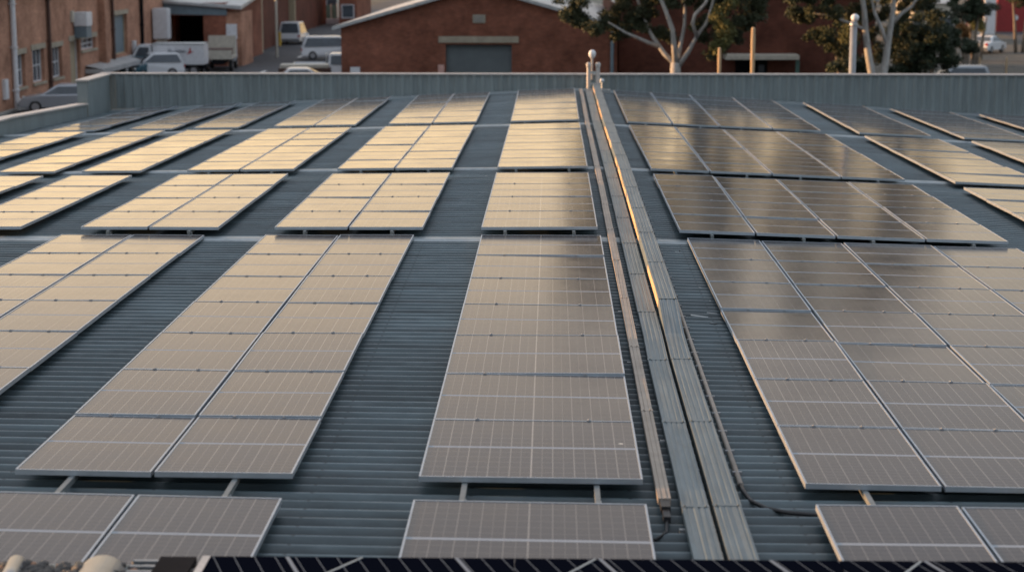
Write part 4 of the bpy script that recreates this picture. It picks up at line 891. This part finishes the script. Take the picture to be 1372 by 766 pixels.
m.tube([P(908,90), P(922,70,-.2), P(934,48,-.4), P(946,32,-.5), P(954,8,-.6), P(965,-40,-.8), P(985,-100,-1)], [0.123,0.107,0.082,0.074,0.057,0.049,0.025], 8)
m.tube([P(934,50,-.4), P(928,32,-.8), P(931,20,-1), P(945,5,-1.2), P(955,-20,-1.3)], [.10,.09,.08,.07,.04], 6)
m.build('trunk', MT['bark'], t, smooth=True)
bl = []
def B(px, py, dy, r): v = P(px, py, dy); bl.append((v[0], v[1], v[2], r))
for a in [(772,8,0,.45),(765,-10,.5,.7),(775,22,0,.3),(798,38,-.3,.35),(808,34,0,.4),(828,40,.4,.45),(820,22,1,.4),(846,36,.6,.55),(852,12,.5,.5),(868,22,1,.55),(880,42,1,.4),(840,-15,0,.8),(812,-15,-.5,.6),(795,-25,.6,.8),(905,4,-.3,.45),(893,48,1.4,.3),
          (880,-20,.6,.9),(925,-5,1,.7),(945,14,.6,.45),(958,20,0,.6),(962,42,-.3,.55),(975,15,.6,.8),(985,30,0,.6),(995,8,.5,.8),(860,30,.9,.6),(835,12,.8,.6),(945,-5,.2,.8),(940,35,1,.5),(958,48,.4,.5),(985,50,1,.4),(1005,30,.8,.55),(978,2,1,.9),(760,18,.3,.3),(778,28,.2,.25),(870,0,.8,.6),(1012,15,.5,.6),(968,58,.2,.4),(955,66,.4,.35),(1000,-20,0,1.1),(960,-30,0,1),(1025,0,.5,.5)]: B(*a)
rb = random.Random(21)
for _ in range(58):
    B(rb.uniform(775,1040), rb.uniform(-300,-40), rb.uniform(-3,3), rb.uniform(.8,1.6))
crown(t, bl, 4, 'leaf', .20, 1.0)
bl = []; B(966,25,-1.4,.4); B(972,45,-1.4,.35); B(975,10,-1.4,.5); B(964,60,-1.2,.2); crown(t, bl, 5, 'leafy', .18, .9, 'young_crown')
# trees right of the post
t = thing('gum_tree', 'twin-trunked gum tree right of the galvanised post', 'tree'); T2 = 90.0; m = MB()
m.tube([(PX(1170,98,T2)[0], T2, 0), PX(1168,98,T2), PX(1163,70,T2), PX(1160,45,T2), PX(1158,15,T2), PX(1150,-40,T2), PX(1140,-120,T2)], [.24,.19,.17,.15,.13,.10,.05], 8)
m.tube([(PX(1183,98,T2)[0], T2, 0), PX(1184,98,T2), PX(1188,72,T2), PX(1191,50,T2), PX(1196,20,T2), PX(1200,-20,T2), PX(1215,-110,T2)], [.24,.19,.17,.15,.13,.10,.05], 8)
m.tube([PX(1189,62,T2), PX(1182,40,T2), PX(1172,18,T2), PX(1168,0,T2)], [.12,.10,.08,.05], 6)
m.tube([PX(1197,30,T2), PX(1208,18,T2), PX(1222,8,T2), PX(1240,-20,T2)], [.12,.10,.08,.05], 6)
m.tube([PX(1160,40,T2), PX(1140,32,T2), PX(1115,22,T2), PX(1090,18,T2)], [.09,.08,.06,.03], 6)
m.build('trunk', MT['bark'], t, smooth=True)
bl = []
def C(px, py, Y, r): v = at(px, py, Y); bl.append((v.x, v.y, v.z, r))
for a in [(1085,10,T2,.7),(1100,30,T2,.8),(1090,48,T2+.5,.55),(1112,45,T2,.55),(1125,15,T2,.6),(1140,45,T2+1,.5),(1070,-5,T2,.5),(1150,5,T2+1,.5),(1180,20,T2+1.5,.5),(1215,15,T2+1,.4),(1130,70,T2+1.5,.35),(1075,20,T2+1,.6),(1120,60,T2+2,.5),(1135,25,T2+2,.6),(1175,50,T2+2.5,.6),(1178,75,T2+2.5,.5),(1215,35,T2+2.5,.8),(1205,65,T2+3,.8),(1175,8,T2+2,.6),(1065,15,T2+1,.5),(1092,20,T2+1,.7),(1110,10,T2+1,.8),(1105,48,T2+1.5,.6),(1145,60,T2+2.5,.6),(1150,20,T2+2.5,.7),(1235,5,T2+2,.7),(1255,15,T2+3,.7),(1220,-5,T2+1,.7),(1210,-20,T2,.9),(1150,-30,T2,1.2),(1100,-30,T2,1.2),(1240,-30,T2,1.0)]: C(*a)
for _ in range(54): C(rb.uniform(1050,1290), rb.uniform(-310,-50), T2+rb.uniform(-3,3), rb.uniform(.9,1.6))
crown(t, bl, 6, 'leaf', .20, .95)
bl = []; C(1136,42,T2-1.2,.35); C(1133,52,T2-1.2,.25); crown(t, bl, 8, 'leafy', .16, .6, 'young_crown')
for i, (x0, x1, y0, y1, Y, mt_, nb_, lab, hh) in enumerate([(1195,1278,28,98,95,'leafd',44,'broad dark evergreen shrub filling the space beside twin trunks',.75),(1118,1160,75,100,94,'leafd',7,'low dark bush at the foot of the twin-trunked tree',.5),(1202,1250,-20,22,118,'leafd',8,'dark treetop above the evergreen shrub, far back',.9),
      (1272,1330,-25,26,132,'leafd',12,'dark round tree beside the white columns',.9),(1280,1300,32,62,124,'leafo',6,'orange-brown autumn bush behind the wire fence',.5),(1292,1312,52,70,118,'leafd',5,'small dark bush right of the orange-brown bush',.4),(1352,1385,-30,18,150,'leaf',7,'leafy branch tree in front of the red building',.9),(1303,1318,25,42,140,'leafy',4,'yellow-green shrub left of the white columns',.4)]):
    bl = []; r3 = random.Random(40+i)
    for _ in range(nb_): C(r3.uniform(x0+6,x1-6), r3.uniform(y0+6,y1-4), Y+r3.uniform(-1,1), hh*r3.uniform(.7,1.25))
    nme = 'shrub' if hh < .8 else 'tree'; t = thing(nme, lab, nme); gx0 = at((x0+x1)/2, y1, Y)
    zmin = min(b[2] for b in bl); m = MB()
    for q in (-.3, .25): m.tube([(gx0.x+q, Y, 0), (gx0.x+q*1.6, Y+.1, zmin*.6+.2), (gx0.x+q*2.5, Y, zmin+.7)], [.16,.12,.05], 7)
    m.build('trunk', MT['barkb'], t, smooth=True); crown(t, bl, 60+i, mt_, .19, 1.0)
# distant trees behind everything, for the horizon seen from other positions
DT = ['leftmost tree', 'second tree from the left', 'third tree from the left', 'fourth tree from the left', 'tree just left of the lane end', 'tree just right of the lane end', 'seventh tree from the left', 'eighth tree from the left',
      'eighth tree from the right', 'seventh tree from the right', 'sixth tree from the right', 'fifth tree from the right', 'fourth tree from the right', 'third tree from the right', 'second tree from the right', 'rightmost tree']
r4 = random.Random(77)
for i in range(16):
    x = -90+i*15+r4.uniform(-4,4); y = r4.uniform(255, 300)
    if -28 < x < -10: x += 22
    t = thing('tree', DT[i]+' in the far tree line beyond the last buildings', 'tree', (0,0,0), 0, 'distant trees along the horizon'); h = r4.uniform(6, 11); m = MB(); m.tube([(x,y,0),(x+.3,y,h*.5),(x,y,h*.8)], [.35,.25,.1], 6); m.build('trunk', MT['barkb'], t)
    crown(t, [(x+r4.gauss(0,1.5), y+r4.gauss(0,1.5), h*.75+r4.gauss(0,1.2), r4.uniform(1.6,2.6)) for _ in range(5)], 90+i, 'leafd', .55, .35)
